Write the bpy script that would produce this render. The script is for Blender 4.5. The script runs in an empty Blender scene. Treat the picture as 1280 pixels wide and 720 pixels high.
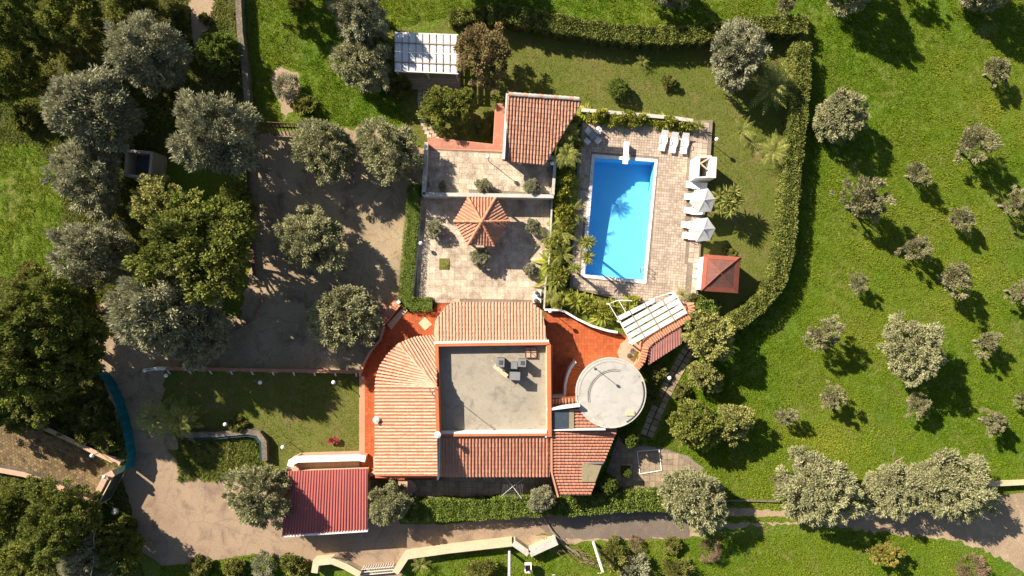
import bpy, math, random
import numpy as np
from mathutils import Vector
R_ = math.radians
random.seed(7)
SC = bpy.context.scene
COL = SC.collection

# ------------------------------------------------------------------ camera, sky, sun, exposure
PPM = 13.0                                  # photograph pixels per metre on the ground
CAM_H = 24.0 / 36.0 * 1280.0 / PPM          # flying height of the drone
cam_d = bpy.data.cameras.new('camera'); cam_d.lens = 24; cam_d.sensor_width = 36
cam_d.clip_start = 1; cam_d.clip_end = 2000
cam = bpy.data.objects.new('camera', cam_d); cam.location = (0, 0, CAM_H); COL.objects.link(cam)
SC.camera = cam
SUN_EL, SUN_SLOPE = R_(34), 0.78
to_sun = Vector((-1, SUN_SLOPE, 0)).normalized() * math.cos(SUN_EL) + Vector((0, 0, math.sin(SUN_EL)))
SC.world = bpy.data.worlds.new('World'); SC.world.use_nodes = True
wn = SC.world.node_tree
sky = wn.nodes.new('ShaderNodeTexSky'); sky.sky_type = 'NISHITA'; sky.sun_disc = False
sky.sun_elevation = SUN_EL; sky.sun_rotation = math.atan2(to_sun.x, to_sun.y)
bg = wn.nodes['Background']; bg.inputs['Strength'].default_value = 0.056
wn.links.new(sky.outputs[0], bg.inputs[0])
sun_d = bpy.data.lights.new('sun', 'SUN'); sun_d.energy = 5.0; sun_d.angle = R_(0.5); sun_d.color = (1.0, 0.90, 0.76)
sun = bpy.data.objects.new('sun', sun_d); sun.rotation_euler = to_sun.to_track_quat('Z', 'Y').to_euler()
sun.location = to_sun * 80; COL.objects.link(sun)
vs = SC.view_settings; SC.display_settings.display_device = 'sRGB'
vs.view_transform = 'Standard'; vs.look = 'None'; vs.gamma = 1; vs.use_curve_mapping = False; vs.exposure = 1.22
SC.cycles.max_bounces = 8; SC.cycles.diffuse_bounces = 5; SC.cycles.transparent_max_bounces = 8

# ------------------------------------------------------------------ helpers
def W(px, py, z=0.0):
    """the point at height z that the survey photograph shows at (px, py)"""
    k = (CAM_H - z) / CAM_H / PPM
    return Vector(((px - 640) * k, (360 - py) * k, z))
def W2(px, py, z=0.0):
    p = W(px, py, z); return (p.x, p.y)
def PP(pts, z=0.0): return [W2(x, y, z) for x, y in pts]

def inside(xs, ys, poly):
    r = np.zeros(len(xs), bool); n = len(poly)
    for i in range(n):
        x1, y1 = poly[i]; x2, y2 = poly[(i + 1) % n]
        if y1 == y2: continue
        c = ((y1 > ys) != (y2 > ys)) & (xs < (x2 - x1) * (ys - y1) / (y2 - y1) + x1)
        r ^= c
    return r

WLOC = {}
def wloc(o):
    return WLOC.get(o.name, Vector((0, 0, 0))) if o else Vector((0, 0, 0))
def tag(o, label=None, cat=None, group=None, kind=None):
    if label: o['label'] = label
    if cat: o['category'] = cat
    if group: o['group'] = group
    if kind: o['kind'] = kind
    return o
def thing(name, label, cat, loc=(0, 0, 0), group=None):
    o = bpy.data.objects.new(name, None); o.empty_display_size = .3; COL.objects.link(o)
    o.location = loc; WLOC[o.name] = Vector(loc)
    return tag(o, label, cat, group)

class MB:
    def __init__(s): s.v = []; s.f = []; s.t = []; s.tint = (.5, .5, .5)
    def add(s, vs, fs):
        n = len(s.v); s.v += [tuple(p) for p in vs]
        for f in fs: s.f.append([i + n for i in f]); s.t.append(s.tint)
    def poly(s, pts): s.add(pts, [list(range(len(pts)))])
    def prism(s, pts, z0, z1):
        n = len(pts)
        s.add([(x, y, z1) for x, y in pts] + [(x, y, z0) for x, y in pts],
              [list(range(n)), list(range(2 * n - 1, n - 1, -1))] + [[i, i + n, (i + 1) % n + n, (i + 1) % n] for i in range(n)])
    def slab(s, pts, th):
        n = len(pts); pts = [Vector(p) for p in pts]
        s.add(pts + [p - Vector((0, 0, th)) for p in pts],
              [list(range(n)), list(range(2 * n - 1, n - 1, -1))] + [[i, i + n, (i + 1) % n + n, (i + 1) % n] for i in range(n)])
    def box(s, c, d, rz=0, top=1.0):
        ca, sa = math.cos(rz), math.sin(rz); vs = []
        for z, k in ((-.5, 1), (.5, top)):
            for x, y in ((-.5, -.5), (.5, -.5), (.5, .5), (-.5, .5)):
                X, Y = x * d[0] * k, y * d[1] * k
                vs.append((c[0] + X * ca - Y * sa, c[1] + X * sa + Y * ca, c[2] + z * d[2]))
        s.add(vs, [[4, 5, 6, 7], [3, 2, 1, 0], [0, 1, 5, 4], [1, 2, 6, 5], [2, 3, 7, 6], [3, 0, 4, 7]])
    def tube(s, pts, r, seg=6, cap=True):
        pts = [Vector(p) for p in pts]; n = len(pts)
        rs = r if isinstance(r, (list, tuple)) else [r] * n
        vs = []
        for i, p in enumerate(pts):
            d = (pts[min(i + 1, n - 1)] - pts[max(i - 1, 0)]).normalized()
            a = d.cross(Vector((0, 0, 1)) if abs(d.z) < .9 else Vector((1, 0, 0))).normalized(); b = d.cross(a)
            for k in range(seg):
                t = 2 * math.pi * k / seg; vs.append(p + (a * math.cos(t) + b * math.sin(t)) * rs[i])
        fs = [[i * seg + k, i * seg + (k + 1) % seg, (i + 1) * seg + (k + 1) % seg, (i + 1) * seg + k] for i in range(n - 1) for k in range(seg)]
        if cap: fs += [list(range(seg)), list(range((n - 1) * seg, n * seg))]
        s.add(vs, fs)
    def lathe(s, c, prof, seg=12):
        vs = [(c[0] + r * math.cos(2 * math.pi * k / seg), c[1] + r * math.sin(2 * math.pi * k / seg), c[2] + z) for r, z in prof for k in range(seg)]
        fs = [[i * seg + k, i * seg + (k + 1) % seg, (i + 1) * seg + (k + 1) % seg, (i + 1) * seg + k] for i in range(len(prof) - 1) for k in range(seg)]
        fs += [list(range(seg - 1, -1, -1)), list(range((len(prof) - 1) * seg, len(prof) * seg))]
        s.add(vs, fs)
    def ball(s, c, r, seg=12, rings=8, sz=1.0):
        prof = [(max(.001, r * math.sin(math.pi * i / rings)), -r * sz * math.cos(math.pi * i / rings)) for i in range(rings + 1)]
        s.lathe(c, prof, seg)
    def build(s, name, mat, parent=None, label=None, smooth=False):
        me = bpy.data.meshes.new(name); w = wloc(parent)
        me.from_pydata([(x - w.x, y - w.y, z - w.z) for x, y, z in s.v], [], s.f)
        ca = me.color_attributes.new('tint', 'FLOAT_COLOR', 'CORNER')
        buf = np.ones((len(me.loops), 4), np.float32); i = 0
        for f, t in zip(s.f, s.t):
            buf[i:i + len(f), :3] = t; i += len(f)
        ca.data.foreach_set('color', buf.ravel())
        if smooth: me.polygons.foreach_set('use_smooth', [True] * len(me.polygons))
        me.materials.append(mat)
        return link(name, me, parent, label)
def link(name, me, parent=None, label=None):
    o = bpy.data.objects.new(name, me); COL.objects.link(o)
    if parent: o.parent = parent
    WLOC[o.name] = wloc(parent)
    if label: o['label'] = label
    return o
def np_mesh(name, V, k, T, mat, smooth=False):
    """V (n,k,3) separate polygons of k corners each, T (n,3) tints"""
    n = len(V); me = bpy.data.meshes.new(name)
    me.vertices.add(n * k); me.vertices.foreach_set('co', np.asarray(V, np.float32).ravel())
    me.loops.add(n * k); me.loops.foreach_set('vertex_index', np.arange(n * k, dtype=np.int32))
    me.polygons.add(n); me.polygons.foreach_set('loop_start', np.arange(0, n * k, k, dtype=np.int32))
    me.update(calc_edges=True)
    ca = me.color_attributes.new('tint', 'FLOAT_COLOR', 'POINT')
    c = np.ones((n, k, 4), np.float32); c[:, :, :3] = T[:, None, :]
    ca.data.foreach_set('color', c.ravel())
    me.materials.append(mat); me.validate()
    return me

# ------------------------------------------------------------------ materials
def nt(name):
    m = bpy.data.materials.new(name); m.use_nodes = True
    return m, m.node_tree, m.node_tree.nodes['Principled BSDF']
def mixc(t, a, b, f, mode='MIX'):
    n = t.nodes.new('ShaderNodeMix'); n.data_type = 'RGBA'; n.blend_type = mode
    for s, v in ((n.inputs[6], a), (n.inputs[7], b)):
        if isinstance(v, (tuple, list)): s.default_value = (*v[:3], 1)
        else: t.links.new(v, s)
    if isinstance(f, (int, float)): n.inputs[0].default_value = f
    else: t.links.new(f, n.inputs[0])
    return n.outputs[2]
def noise(t, scale, detail=6, rough=.6, lo=.35, hi=.65, dist=0, vec=None):
    if vec is None:
        g = t.nodes.new('ShaderNodeNewGeometry'); vec = g.outputs['Position']
    n = t.nodes.new('ShaderNodeTexNoise'); n.inputs['Scale'].default_value = scale
    n.inputs['Detail'].default_value = detail; n.inputs['Roughness'].default_value = rough; n.inputs['Distortion'].default_value = dist
    t.links.new(vec, n.inputs['Vector'])
    r = t.nodes.new('ShaderNodeMapRange'); r.inputs[1].default_value = lo; r.inputs[2].default_value = hi
    t.links.new(n.outputs[0], r.inputs[0]); return r.outputs[0]
def bump(t, b, h, strength, dist):
    n = t.nodes.new('ShaderNodeBump'); n.inputs['Strength'].default_value = strength; n.inputs['Distance'].default_value = dist
    t.links.new(h, n.inputs['Height']); t.links.new(n.outputs[0], b.inputs['Normal'])
def ground_mat(name, c1, c2, c3, s1, s2, s3=14, rough=.9, bs=.5, bd=.03, f3=.45, lo2=.5, hi2=.7, tint=0, bscale=9, spec=.2, cracks=0):
    """c1/c2 vary in broad patches (s1), c3 in stains (s2), fine grain s3; tint = strength of each piece's own tone"""
    m, t, b = nt(name)
    c = mixc(t, c1, c2, noise(t, s1, 5))
    c = mixc(t, c, c3, noise(t, s2, 8, .7, lo2, hi2, .6))
    g = noise(t, s3, 6, .75, .3, .7)
    k = t.nodes.new('ShaderNodeMapRange'); k.inputs[3].default_value = 1 - f3; k.inputs[4].default_value = 1 + f3
    t.links.new(g, k.inputs[0])
    cc = t.nodes.new('ShaderNodeCombineColor')
    for i in range(3): t.links.new(k.outputs[0], cc.inputs[i])
    c = mixc(t, c, cc.outputs[0], 1.0, 'MULTIPLY')
    if tint:
        a = t.nodes.new('ShaderNodeAttribute'); a.attribute_name = 'tint'
        sp = t.nodes.new('ShaderNodeSeparateColor'); t.links.new(a.outputs['Color'], sp.inputs[0])
        k2 = t.nodes.new('ShaderNodeMapRange'); k2.inputs[3].default_value = 1 - tint; k2.inputs[4].default_value = 1 + tint
        t.links.new(sp.outputs[0], k2.inputs[0])
        c2_ = t.nodes.new('ShaderNodeCombineColor')
        for i in range(3): t.links.new(k2.outputs[0], c2_.inputs[i])
        c = mixc(t, c, c2_.outputs[0], 1.0, 'MULTIPLY')
    if cracks:
        g_ = t.nodes.new('ShaderNodeNewGeometry'); nz = t.nodes.new('ShaderNodeTexNoise'); nz.inputs['Scale'].default_value = 1.1; nz.inputs['Detail'].default_value = 5; t.links.new(g_.outputs['Position'], nz.inputs['Vector'])
        va = t.nodes.new('ShaderNodeVectorMath'); va.operation = 'MULTIPLY_ADD'; va.inputs[1].default_value = (1.1, 1.1, 0); t.links.new(nz.outputs['Color'], va.inputs[0]); t.links.new(g_.outputs['Position'], va.inputs[2])
        vo = t.nodes.new('ShaderNodeTexVoronoi'); vo.feature = 'DISTANCE_TO_EDGE'; vo.inputs['Scale'].default_value = cracks; t.links.new(va.outputs[0], vo.inputs['Vector'])
        mr = t.nodes.new('ShaderNodeMapRange'); mr.inputs[1].default_value = .012 * cracks / .3; mr.inputs[2].default_value = .022 * cracks / .3; mr.inputs[3].default_value = .16; mr.inputs[4].default_value = 0; t.links.new(vo.outputs['Distance'], mr.inputs[0])
        c = mixc(t, c, tuple(x * .35 for x in c3), mr.outputs[0])
    t.links.new(c, b.inputs['Base Color']); b.inputs['Roughness'].default_value = rough
    b.inputs['Specular IOR Level'].default_value = spec
    if bs: bump(t, b, noise(t, bscale, 8, .7, .2, .8), bs, bd)
    return m
def leaf_mat(name, c1, c2, trans=.25, var=.45):
    m = bpy.data.materials.new(name); m.use_nodes = True; t = m.node_tree
    t.nodes.remove(t.nodes['Principled BSDF']); out = t.nodes['Material Output']
    a = t.nodes.new('ShaderNodeAttribute'); a.attribute_name = 'tint'
    sp = t.nodes.new('ShaderNodeSeparateColor'); t.links.new(a.outputs['Color'], sp.inputs[0])
    c = mixc(t, c1, c2, sp.outputs[1])
    k = t.nodes.new('ShaderNodeMapRange'); k.inputs[3].default_value = 1 - var; k.inputs[4].default_value = 1 + var
    t.links.new(sp.outputs[0], k.inputs[0])
    cc = t.nodes.new('ShaderNodeCombineColor')
    for i in range(3): t.links.new(k.outputs[0], cc.inputs[i])
    c = mixc(t, c, cc.outputs[0], 1.0, 'MULTIPLY')
    d = t.nodes.new('ShaderNodeBsdfDiffuse'); tr = t.nodes.new('ShaderNodeBsdfTranslucent'); mx = t.nodes.new('ShaderNodeMixShader')
    t.links.new(c, d.inputs[0]); t.links.new(c, tr.inputs[0]); mx.inputs[0].default_value = trans
    t.links.new(d.outputs[0], mx.inputs[1]); t.links.new(tr.outputs[0], mx.inputs[2])
    t.links.new(mx.outputs[0], out.inputs[0])
    return m
def tile_mat(name, c1, c2, c3, rough=.85):
    m, t, b = nt(name)
    a = t.nodes.new('ShaderNodeAttribute'); a.attribute_name = 'tint'
    sp = t.nodes.new('ShaderNodeSeparateColor'); t.links.new(a.outputs['Color'], sp.inputs[0])
    c = mixc(t, c1, c2, sp.outputs[0])
    c = mixc(t, c, c3, noise(t, 1.7, 8, .8, .47, .72, .5))
    c = mixc(t, c, (.12, .06, .04), noise(t, 3.2, 9, .85, .55, .85))
    t.links.new(c, b.inputs['Base Color']); b.inputs['Roughness'].default_value = rough
    b.inputs['Specular IOR Level'].default_value = .25
    bump(t, b, noise(t, 20, 6, .7, .2, .8), .4, .01)
    return m
M = {}
M['meadow'] = ground_mat('meadow soil and turf', (.075, .14, .008), (.135, .16, .016), (.18, .145, .05), .09, .26, 5, bs=1, bd=.14, f3=.55, bscale=3.2, lo2=.5, hi2=.78)
M['lawn'] = ground_mat('mown lawn', (.085, .112, .014), (.125, .125, .028), (.17, .125, .055), .16, .5, 7, bs=.8, bd=.06, f3=.4, bscale=5)
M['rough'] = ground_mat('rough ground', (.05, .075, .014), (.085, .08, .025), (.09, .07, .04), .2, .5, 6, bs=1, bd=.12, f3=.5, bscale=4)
M['dirt'] = ground_mat('bare earth', (0.35, 0.255, 0.16), (0.26, 0.19, 0.125), (0.42, 0.33, 0.22), .18, .5, 9, bs=.7, bd=.04, f3=.35)
M['yard'] = ground_mat('worn concrete yard', (0.36, 0.275, 0.17), (0.26, 0.195, 0.12), (0.14, 0.105, 0.07), .22, .55, 8, bs=.5, bd=.03, f3=.3, cracks=.22)
M['drive'] = ground_mat('driveway concrete', (0.31, 0.225, 0.15), (0.255, 0.18, 0.12), (0.17, 0.12, 0.085), .15, .6, 8, bs=.4, bd=.02, f3=.22, cracks=.3)
M['road'] = ground_mat('old asphalt', (0.135, 0.108, 0.086), (0.17, 0.132, 0.1), (0.22, 0.165, 0.12), .2, .5, 12, bs=.5, bd=.02, f3=.3, cracks=.3)
M['cobble'] = ground_mat('yellow stone setts', (0.19, 0.135, 0.065), (0.145, 0.1, 0.05), (0.08, 0.055, 0.035), .4, 1.2, 10, f3=.35, tint=.35)
M['paver'] = ground_mat('small pink beige pavers', (.47, .37, .285), (.41, .32, .245), (.30, .235, .18), .3, .9, 9, f3=.25, tint=.2)
M['patio'] = ground_mat('pale patio slabs', (0.58, 0.485, 0.365), (0.49, 0.4, 0.295), (0.26, 0.195, 0.14), .22, .7, 8, f3=.34, tint=.14, lo2=.42, hi2=.68)
M['grout'] = ground_mat('sandy joint', (.25, .2, .15), (.2, .16, .12), (.15, .12, .09), .5, 2, 12)
M['flatroof'] = ground_mat('roof concrete', (0.325, 0.285, 0.22), (0.28, 0.245, 0.19), (0.2, 0.17, 0.135), .35, 1.1, 12, f3=.2, bs=.3, bd=.01)
M['roundroof'] = ground_mat('pale roof screed', (0.43, 0.41, 0.365), (0.385, 0.365, 0.325), (0.31, 0.29, 0.255), .5, 1.4, 14, f3=.1, bs=.2, bd=.01)
M['terracotta'] = ground_mat('terracotta floor tile', (.42, .105, .032), (.36, .085, .028), (.27, .075, .035), .35, .9, 10, f3=.2, tint=.16, bs=.2, bd=.01, rough=.7)
M['terragrout'] = ground_mat('terracotta grout', (.25, .07, .03), (.23, .06, .03), (.2, .06, .03), .5, 2, 12)
M['pinkfloor'] = ground_mat('pink tile', (.40, .17, .11), (.36, .15, .10), (.45, .24, .17), .5, 1.5, 12, f3=.2, tint=.15)
M['peach'] = ground_mat('peach render', (.52, .25, .15), (.48, .23, .14), (.40, .2, .13), .5, 1.5, 12, f3=.12, bs=.2, bd=.01)
M['pinkstone'] = ground_mat('pinkish stone coping', (.52, .33, .23), (.46, .29, .2), (.36, .22, .16), .7, 2, 14, f3=.2)
M['white'] = ground_mat('white painted wall', (.72, .69, .63), (.66, .63, .57), (.5, .46, .4), .5, 1.5, 14, f3=.08, lo2=.6, hi2=.85, bs=.2, bd=.01, rough=.7)
M['offwhite'] = ground_mat('weathered white wall', (.50, .475, .42), (.42, .395, .35), (.3, .27, .22), .6, 1.8, 12, f3=.15, lo2=.5, hi2=.75)
M['pinkmetal'] = ground_mat('faded red sheet', (0.42, 0.19, 0.155), (0.38, 0.165, 0.135), (0.31, 0.14, 0.12), .3, 1.2, 10, f3=.12, bs=.1, bd=.005, rough=.5, tint=.1)
M['courtstone'] = ground_mat('worn court slabs', (0.33, 0.25, 0.165), (0.27, 0.205, 0.14), (0.17, 0.13, 0.09), .4, 1.1, 9, f3=.3, tint=.2)
M['tabletop'] = ground_mat('grey green table', (.3, .32, .31), (.27, .29, .28), (.24, .26, .25), .8, 3, 30, f3=.05, bs=0, rough=.4)
M['teal_shaded'] = ground_mat('shaded teal paint', (.018, .05, .06), (.015, .04, .05), (.03, .06, .06), .8, 3, 20, f3=.2)  # teal with the shade of the bed wall's inner face in its colour
M['stack'] = ground_mat('sooty grey chimney', (.11, .105, .1), (.09, .085, .08), (.14, .13, .12), .8, 3, 14, f3=.2)
M['cream'] = ground_mat('cream stone wall', (.56, .45, .29), (.5, .4, .26), (.38, .29, .2), .6, 1.6, 12, f3=.2, lo2=.52, hi2=.75)
M['stone'] = ground_mat('grey rubble stone', (.18, .15, .11), (.13, .105, .08), (.25, .21, .15), .8, 2, 6, f3=.5, bs=1, bd=.06)
M['orange'] = ground_mat('orange masonry paint', (.48, .16, .065), (.43, .14, .06), (.36, .12, .06), .5, 1.5, 12, f3=.12, bs=.2, bd=.01)
M['plastic'] = ground_mat('white plastic', (.78, .78, .76), (.76, .75, .73), (.68, .66, .62), .8, 3, 20, f3=.03, bs=0, rough=.4, spec=.5)
M['canvas'] = ground_mat('grey white canvas', (0.44, 0.435, 0.42), (0.41, 0.405, 0.395), (0.37, 0.36, 0.345), .8, 3, 30, f3=.05, bs=.2, bd=.005)
M['panel'] = ground_mat('white roof sheet', (0.62, 0.62, 0.61), (0.55, 0.55, 0.54), (0.45, 0.42, 0.38), .35, 1.3, 10, f3=.06, lo2=.55, hi2=.85, bs=.1, bd=.01, rough=.55, tint=.08)
M['beam'] = ground_mat('weathered timber', (.33, .23, .15), (.28, .19, .12), (.2, .14, .1), 1, 3, 14, f3=.3)
M['plank'] = ground_mat('porch planks', (0.36, 0.27, 0.19), (0.3, 0.22, 0.155), (0.22, 0.16, 0.11), 1, 3, 12, f3=.3, tint=.25)
M['redmetal'] = ground_mat('red corrugated sheet', (0.4, 0.11, 0.095), (0.36, 0.1, 0.085), (0.32, 0.11, 0.1), .3, 1.2, 10, f3=.1, bs=.1, bd=.005, rough=.5, tint=.1)
M['hutroof'] = ground_mat('weathered red roof felt', (0.2, 0.08, 0.058), (0.165, 0.073, 0.056), (0.12, 0.07, 0.055), .6, 1.6, 7, f3=.35, lo2=.42, hi2=.66)
M['huttrim'] = ground_mat('red painted edge', (0.29, 0.085, 0.055), (0.26, 0.078, 0.05), (0.22, 0.07, 0.05), .6, 2, 12, f3=.1)
M['dark'] = ground_mat('dark metal', (.05, .05, .052), (.06, .06, .06), (.08, .075, .07), 1, 3, 12, f3=.2, rough=.5, spec=.5)
M['grey'] = ground_mat('grey steel', (.2, .2, .2), (.17, .17, .17), (.24, .23, .21), 1, 3, 12, f3=.15, rough=.5, spec=.5)
M['greenmetal'] = ground_mat('dark green gate paint', (.05, .065, .05), (.045, .06, .045), (.08, .085, .07), 1, 3, 12, f3=.15, rough=.5)
M['teal'] = ground_mat('teal mesh cloth', (0.008, 0.15, 0.18), (0.007, 0.12, 0.16), (0.012, 0.19, 0.22), .6, 2, 20, f3=.2)
M['rust'] = ground_mat('brown iron', (.13, .07, .045), (.1, .055, .04), (.16, .09, .06), 1, 3, 14, f3=.3)
M['bark'] = ground_mat('bark', (.13, .10, .075), (.1, .075, .055), (.2, .165, .13), 2, 4, 12, f3=.4, bs=1, bd=.03)
M['palebark'] = ground_mat('grey olive bark', (.24, .2, .15), (.19, .155, .12), (.28, .24, .19), 2, 4, 12, f3=.4, bs=1, bd=.03)
M['glass'] = ground_mat('roof window glass', (.06, .075, .09), (.05, .065, .08), (.08, .09, .1), 1, 3, 12, f3=.1, bs=0, rough=.08, spec=.8)
M['skylight'] = ground_mat('yellowed roof sheet', (.34, .28, .16), (.3, .245, .15), (.22, .18, .12), .6, 2, 10, f3=.15, bs=0, rough=.35)
M['red'] = leaf_mat('bougainvillea bracts', (0.4, 0.04, 0.07), (0.52, 0.1, 0.1), .2)
M['tile_left'] = tile_mat('barrel tile pale', (0.52, 0.255, 0.16), (0.6, 0.365, 0.255), (0.54, 0.37, 0.27))
M['tile_top'] = tile_mat('barrel tile orange', (0.44, 0.2, 0.12), (0.53, 0.27, 0.175), (0.42, 0.27, 0.19))
M['tile_low'] = tile_mat('barrel tile red', (0.4, 0.155, 0.092), (0.49, 0.22, 0.14), (0.36, 0.21, 0.14))
M['tile_old'] = tile_mat('old barrel tile', (0.35, 0.15, 0.09), (0.47, 0.25, 0.165), (0.4, 0.28, 0.2))
M['cap'] = tile_mat('cap tile', (.48, .17, .08), (.60, .28, .16), (.5, .27, .17))
M['channel'] = ground_mat('roof channel terracotta', (0.36, 0.125, 0.065), (0.32, 0.11, 0.06), (0.22, 0.1, 0.065), .5, 1.5, 9, f3=.3)
M['channel_cream'] = ground_mat('roof channel mortar', (0.48, 0.35, 0.24), (0.42, 0.3, 0.2), (0.34, 0.2, 0.13), .5, 1.5, 9, f3=.2)
M['channel_dark'] = ground_mat('roof channel old', (.26, .13, .085), (.22, .115, .08), (.34, .2, .13), .5, 1.5, 9, f3=.3)
M['olive'] = leaf_mat('olive leaves', (0.25, 0.25, 0.145), (0.39, 0.375, 0.235), .2)
M['olive_green'] = leaf_mat('green olive leaves', (0.235, 0.24, 0.115), (0.375, 0.355, 0.19), .2)
M['field_olive'] = leaf_mat('dry olive leaves', (0.205, 0.2, 0.1), (0.35, 0.315, 0.17), .2)
M['broad'] = leaf_mat('broad green leaves', (0.14, 0.175, 0.028), (0.28, 0.28, 0.07), .3)
M['lime'] = leaf_mat('light green leaves', (0.24, 0.26, 0.07), (0.4, 0.37, 0.13), .3)
M['yellow'] = leaf_mat('yellowing leaves', (0.22, 0.2, 0.035), (0.33, 0.27, 0.07), .3)
M['wood_g'] = leaf_mat('dark woodland leaves', (0.11, 0.145, 0.022), (0.235, 0.24, 0.065), .3)
M['brownleaf'] = leaf_mat('autumn leaves', (0.17, 0.14, 0.055), (0.29, 0.21, 0.1), .25)
M['dry'] = leaf_mat('dry twigs', (.2, .13, .085), (.27, .19, .12), .1)
M['hedge'] = leaf_mat('hedge leaves', (0.1, 0.135, 0.026), (0.225, 0.225, 0.06), .25)
M['boxhedge'] = leaf_mat('clipped hedge leaves', (0.115, 0.17, 0.03), (0.2, 0.235, 0.05), .25)
M['grassblade'] = leaf_mat('meadow grass blades', (0.125, 0.235, 0.009), (0.25, 0.265, 0.032), .35, .5)
M['lawnblade'] = leaf_mat('lawn grass blades', (0.125, 0.175, 0.018), (0.205, 0.205, 0.045), .35, .45)
M['roughblade'] = leaf_mat('rough herb leaves', (0.13, 0.16, 0.028), (0.25, 0.225, 0.07), .3, .5)
M['palm'] = leaf_mat('palm leaves', (0.18, 0.21, 0.04), (0.37, 0.36, 0.11), .3)
M['banana'] = leaf_mat('banana leaves', (0.23, 0.27, 0.035), (0.44, 0.42, 0.09), .35)
M['lamp'] = ground_mat('opal lamp globe', (.82, .82, .8), (.8, .8, .78), (.76, .75, .72), 1, 3, 12, f3=.02, bs=0, rough=.3, spec=.5)
m, t, b = nt('pool liner')
c = mixc(t, (.12, .51, .82), (.135, .54, .85), noise(t, .5, 4)); t.links.new(c, b.inputs['Base Color']); b.inputs['Roughness'].default_value = .6
M['liner'] = m
m = bpy.data.materials.new('pool water'); m.use_nodes = True; t = m.node_tree; t.nodes.remove(t.nodes['Principled BSDF'])
tr = t.nodes.new('ShaderNodeBsdfTransparent'); tr.inputs[0].default_value = (.93, .985, .995, 1)
gl = t.nodes.new('ShaderNodeBsdfGlossy'); gl.inputs['Roughness'].default_value = .04
fr = t.nodes.new('ShaderNodeFresnel'); fr.inputs[0].default_value = 1.33
bp = t.nodes.new('ShaderNodeBump'); bp.inputs['Strength'].default_value = .25; bp.inputs['Distance'].default_value = .02
t.links.new(noise(t, 2.5, 3, .5, 0, 1), bp.inputs['Height']); t.links.new(bp.outputs[0], gl.inputs['Normal']); t.links.new(bp.outputs[0], fr.inputs['Normal'])
mx = t.nodes.new('ShaderNodeMixShader'); t.links.new(fr.outputs[0], mx.inputs[0]); t.links.new(tr.outputs[0], mx.inputs[1]); t.links.new(gl.outputs[0], mx.inputs[2])
t.links.new(mx.outputs[0], t.nodes['Material Output'].inputs[0]); M['water'] = m
def plain(name, c, rough=.6):
    m, t, b = nt(name); b.inputs['Base Color'].default_value = (*c, 1); b.inputs['Roughness'].default_value = rough; return m

# ------------------------------------------------------------------ builders: paving, walls, hedges, leaves
def jitter_edge(pts, amp, step=.35, seed=1):
    rng = random.Random(seed); out = []
    for i in range(len(pts)):
        a = Vector(pts[i]); b_ = Vector(pts[(i + 1) % len(pts)]); n = max(1, int((b_ - a).length / step))
        nr = Vector((-(b_ - a).y, (b_ - a).x)).normalized() if (b_ - a).length else Vector((0, 0))
        for k in range(n):
            p = a.lerp(b_, k / n) + nr * (rng.uniform(-amp, amp) if k else 0); out.append((p.x, p.y))
    return out
def sheet(name, px, z, mat, amp=0, seed=1, kind='structure', parent=None):
    pts = PP(px, z)
    if amp: pts = jitter_edge(pts, amp, seed=seed)
    mb = MB(); mb.add([(x, y, z) for x, y in pts], [list(range(len(pts)))])
    o = mb.build(name, mat, parent)
    if parent is None: tag(o, kind=kind)
    return o
def block(name, px, z0, z1, mat, kind='structure'):
    mb = MB(); mb.prism(PP(px, z1), z0, z1); o = mb.build(name, mat); tag(o, kind=kind); return o
def pavers(name, px, z, size, mat, parent, rz=0, gap=.02, h=.03, holes=(), bond=True, jit=.004, seed=3):
    """recessed-joint paving over a polygon, one part of the floor it lies on"""
    rng = np.random.default_rng(seed); poly = PP(px, z); hs = [PP(q, z) for q in holes]
    P = np.array(poly); c = P.mean(0); rad = np.abs(P - c).max() * 1.5
    sx, sy = size; nx, ny = int(rad / sx) + 1, int(rad / sy) + 1
    ii, jj = np.meshgrid(np.arange(-nx, nx + 1), np.arange(-ny, ny + 1)); ii = ii.ravel().astype(float); jj = jj.ravel()
    lx = (ii + (.5 * (jj % 2) if bond else 0)) * sx; ly = jj * sy
    ca, sa = math.cos(rz), math.sin(rz)
    def tow(x, y): return c[0] + x * ca - y * sa, c[1] + x * sa + y * ca
    ok = np.ones(len(lx), bool)
    for dx, dy in ((-.5, -.5), (.5, -.5), (.5, .5), (-.5, .5)):
        X, Y = tow(lx + dx * sx * .96, ly + dy * sy * .96); ok &= inside(X, Y, poly)
        for q in hs: ok &= ~inside(X, Y, q)
    lx, ly = lx[ok], ly[ok]; n = len(lx); top = z + h + rng.uniform(-jit, jit, n)
    hx, hy = (sx - gap) / 2, (sy - gap) / 2; cor = []
    for dx, dy in ((-1, -1), (1, -1), (1, 1), (-1, 1)):
        X, Y = tow(lx + dx * hx, ly + dy * hy); cor.append((X, Y))
    T = [np.stack([x, y, top], -1) for x, y in cor]; B = [np.stack([x, y, np.full(n, z)], -1) for x, y in cor]
    F = [np.stack(T, 1)] + [np.stack([B[k], B[(k + 1) % 4], T[(k + 1) % 4], T[k]], 1) for k in range(4)]
    tn = rng.uniform(0, 1, (n, 1)).repeat(3, 1)
    o = link(name, np_mesh(name, np.concatenate([f - np.array(wloc(parent)) for f in F]), 4, np.concatenate([tn] * 5), mat), parent)
    o['kind'] = 'stuff'; return o
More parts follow.
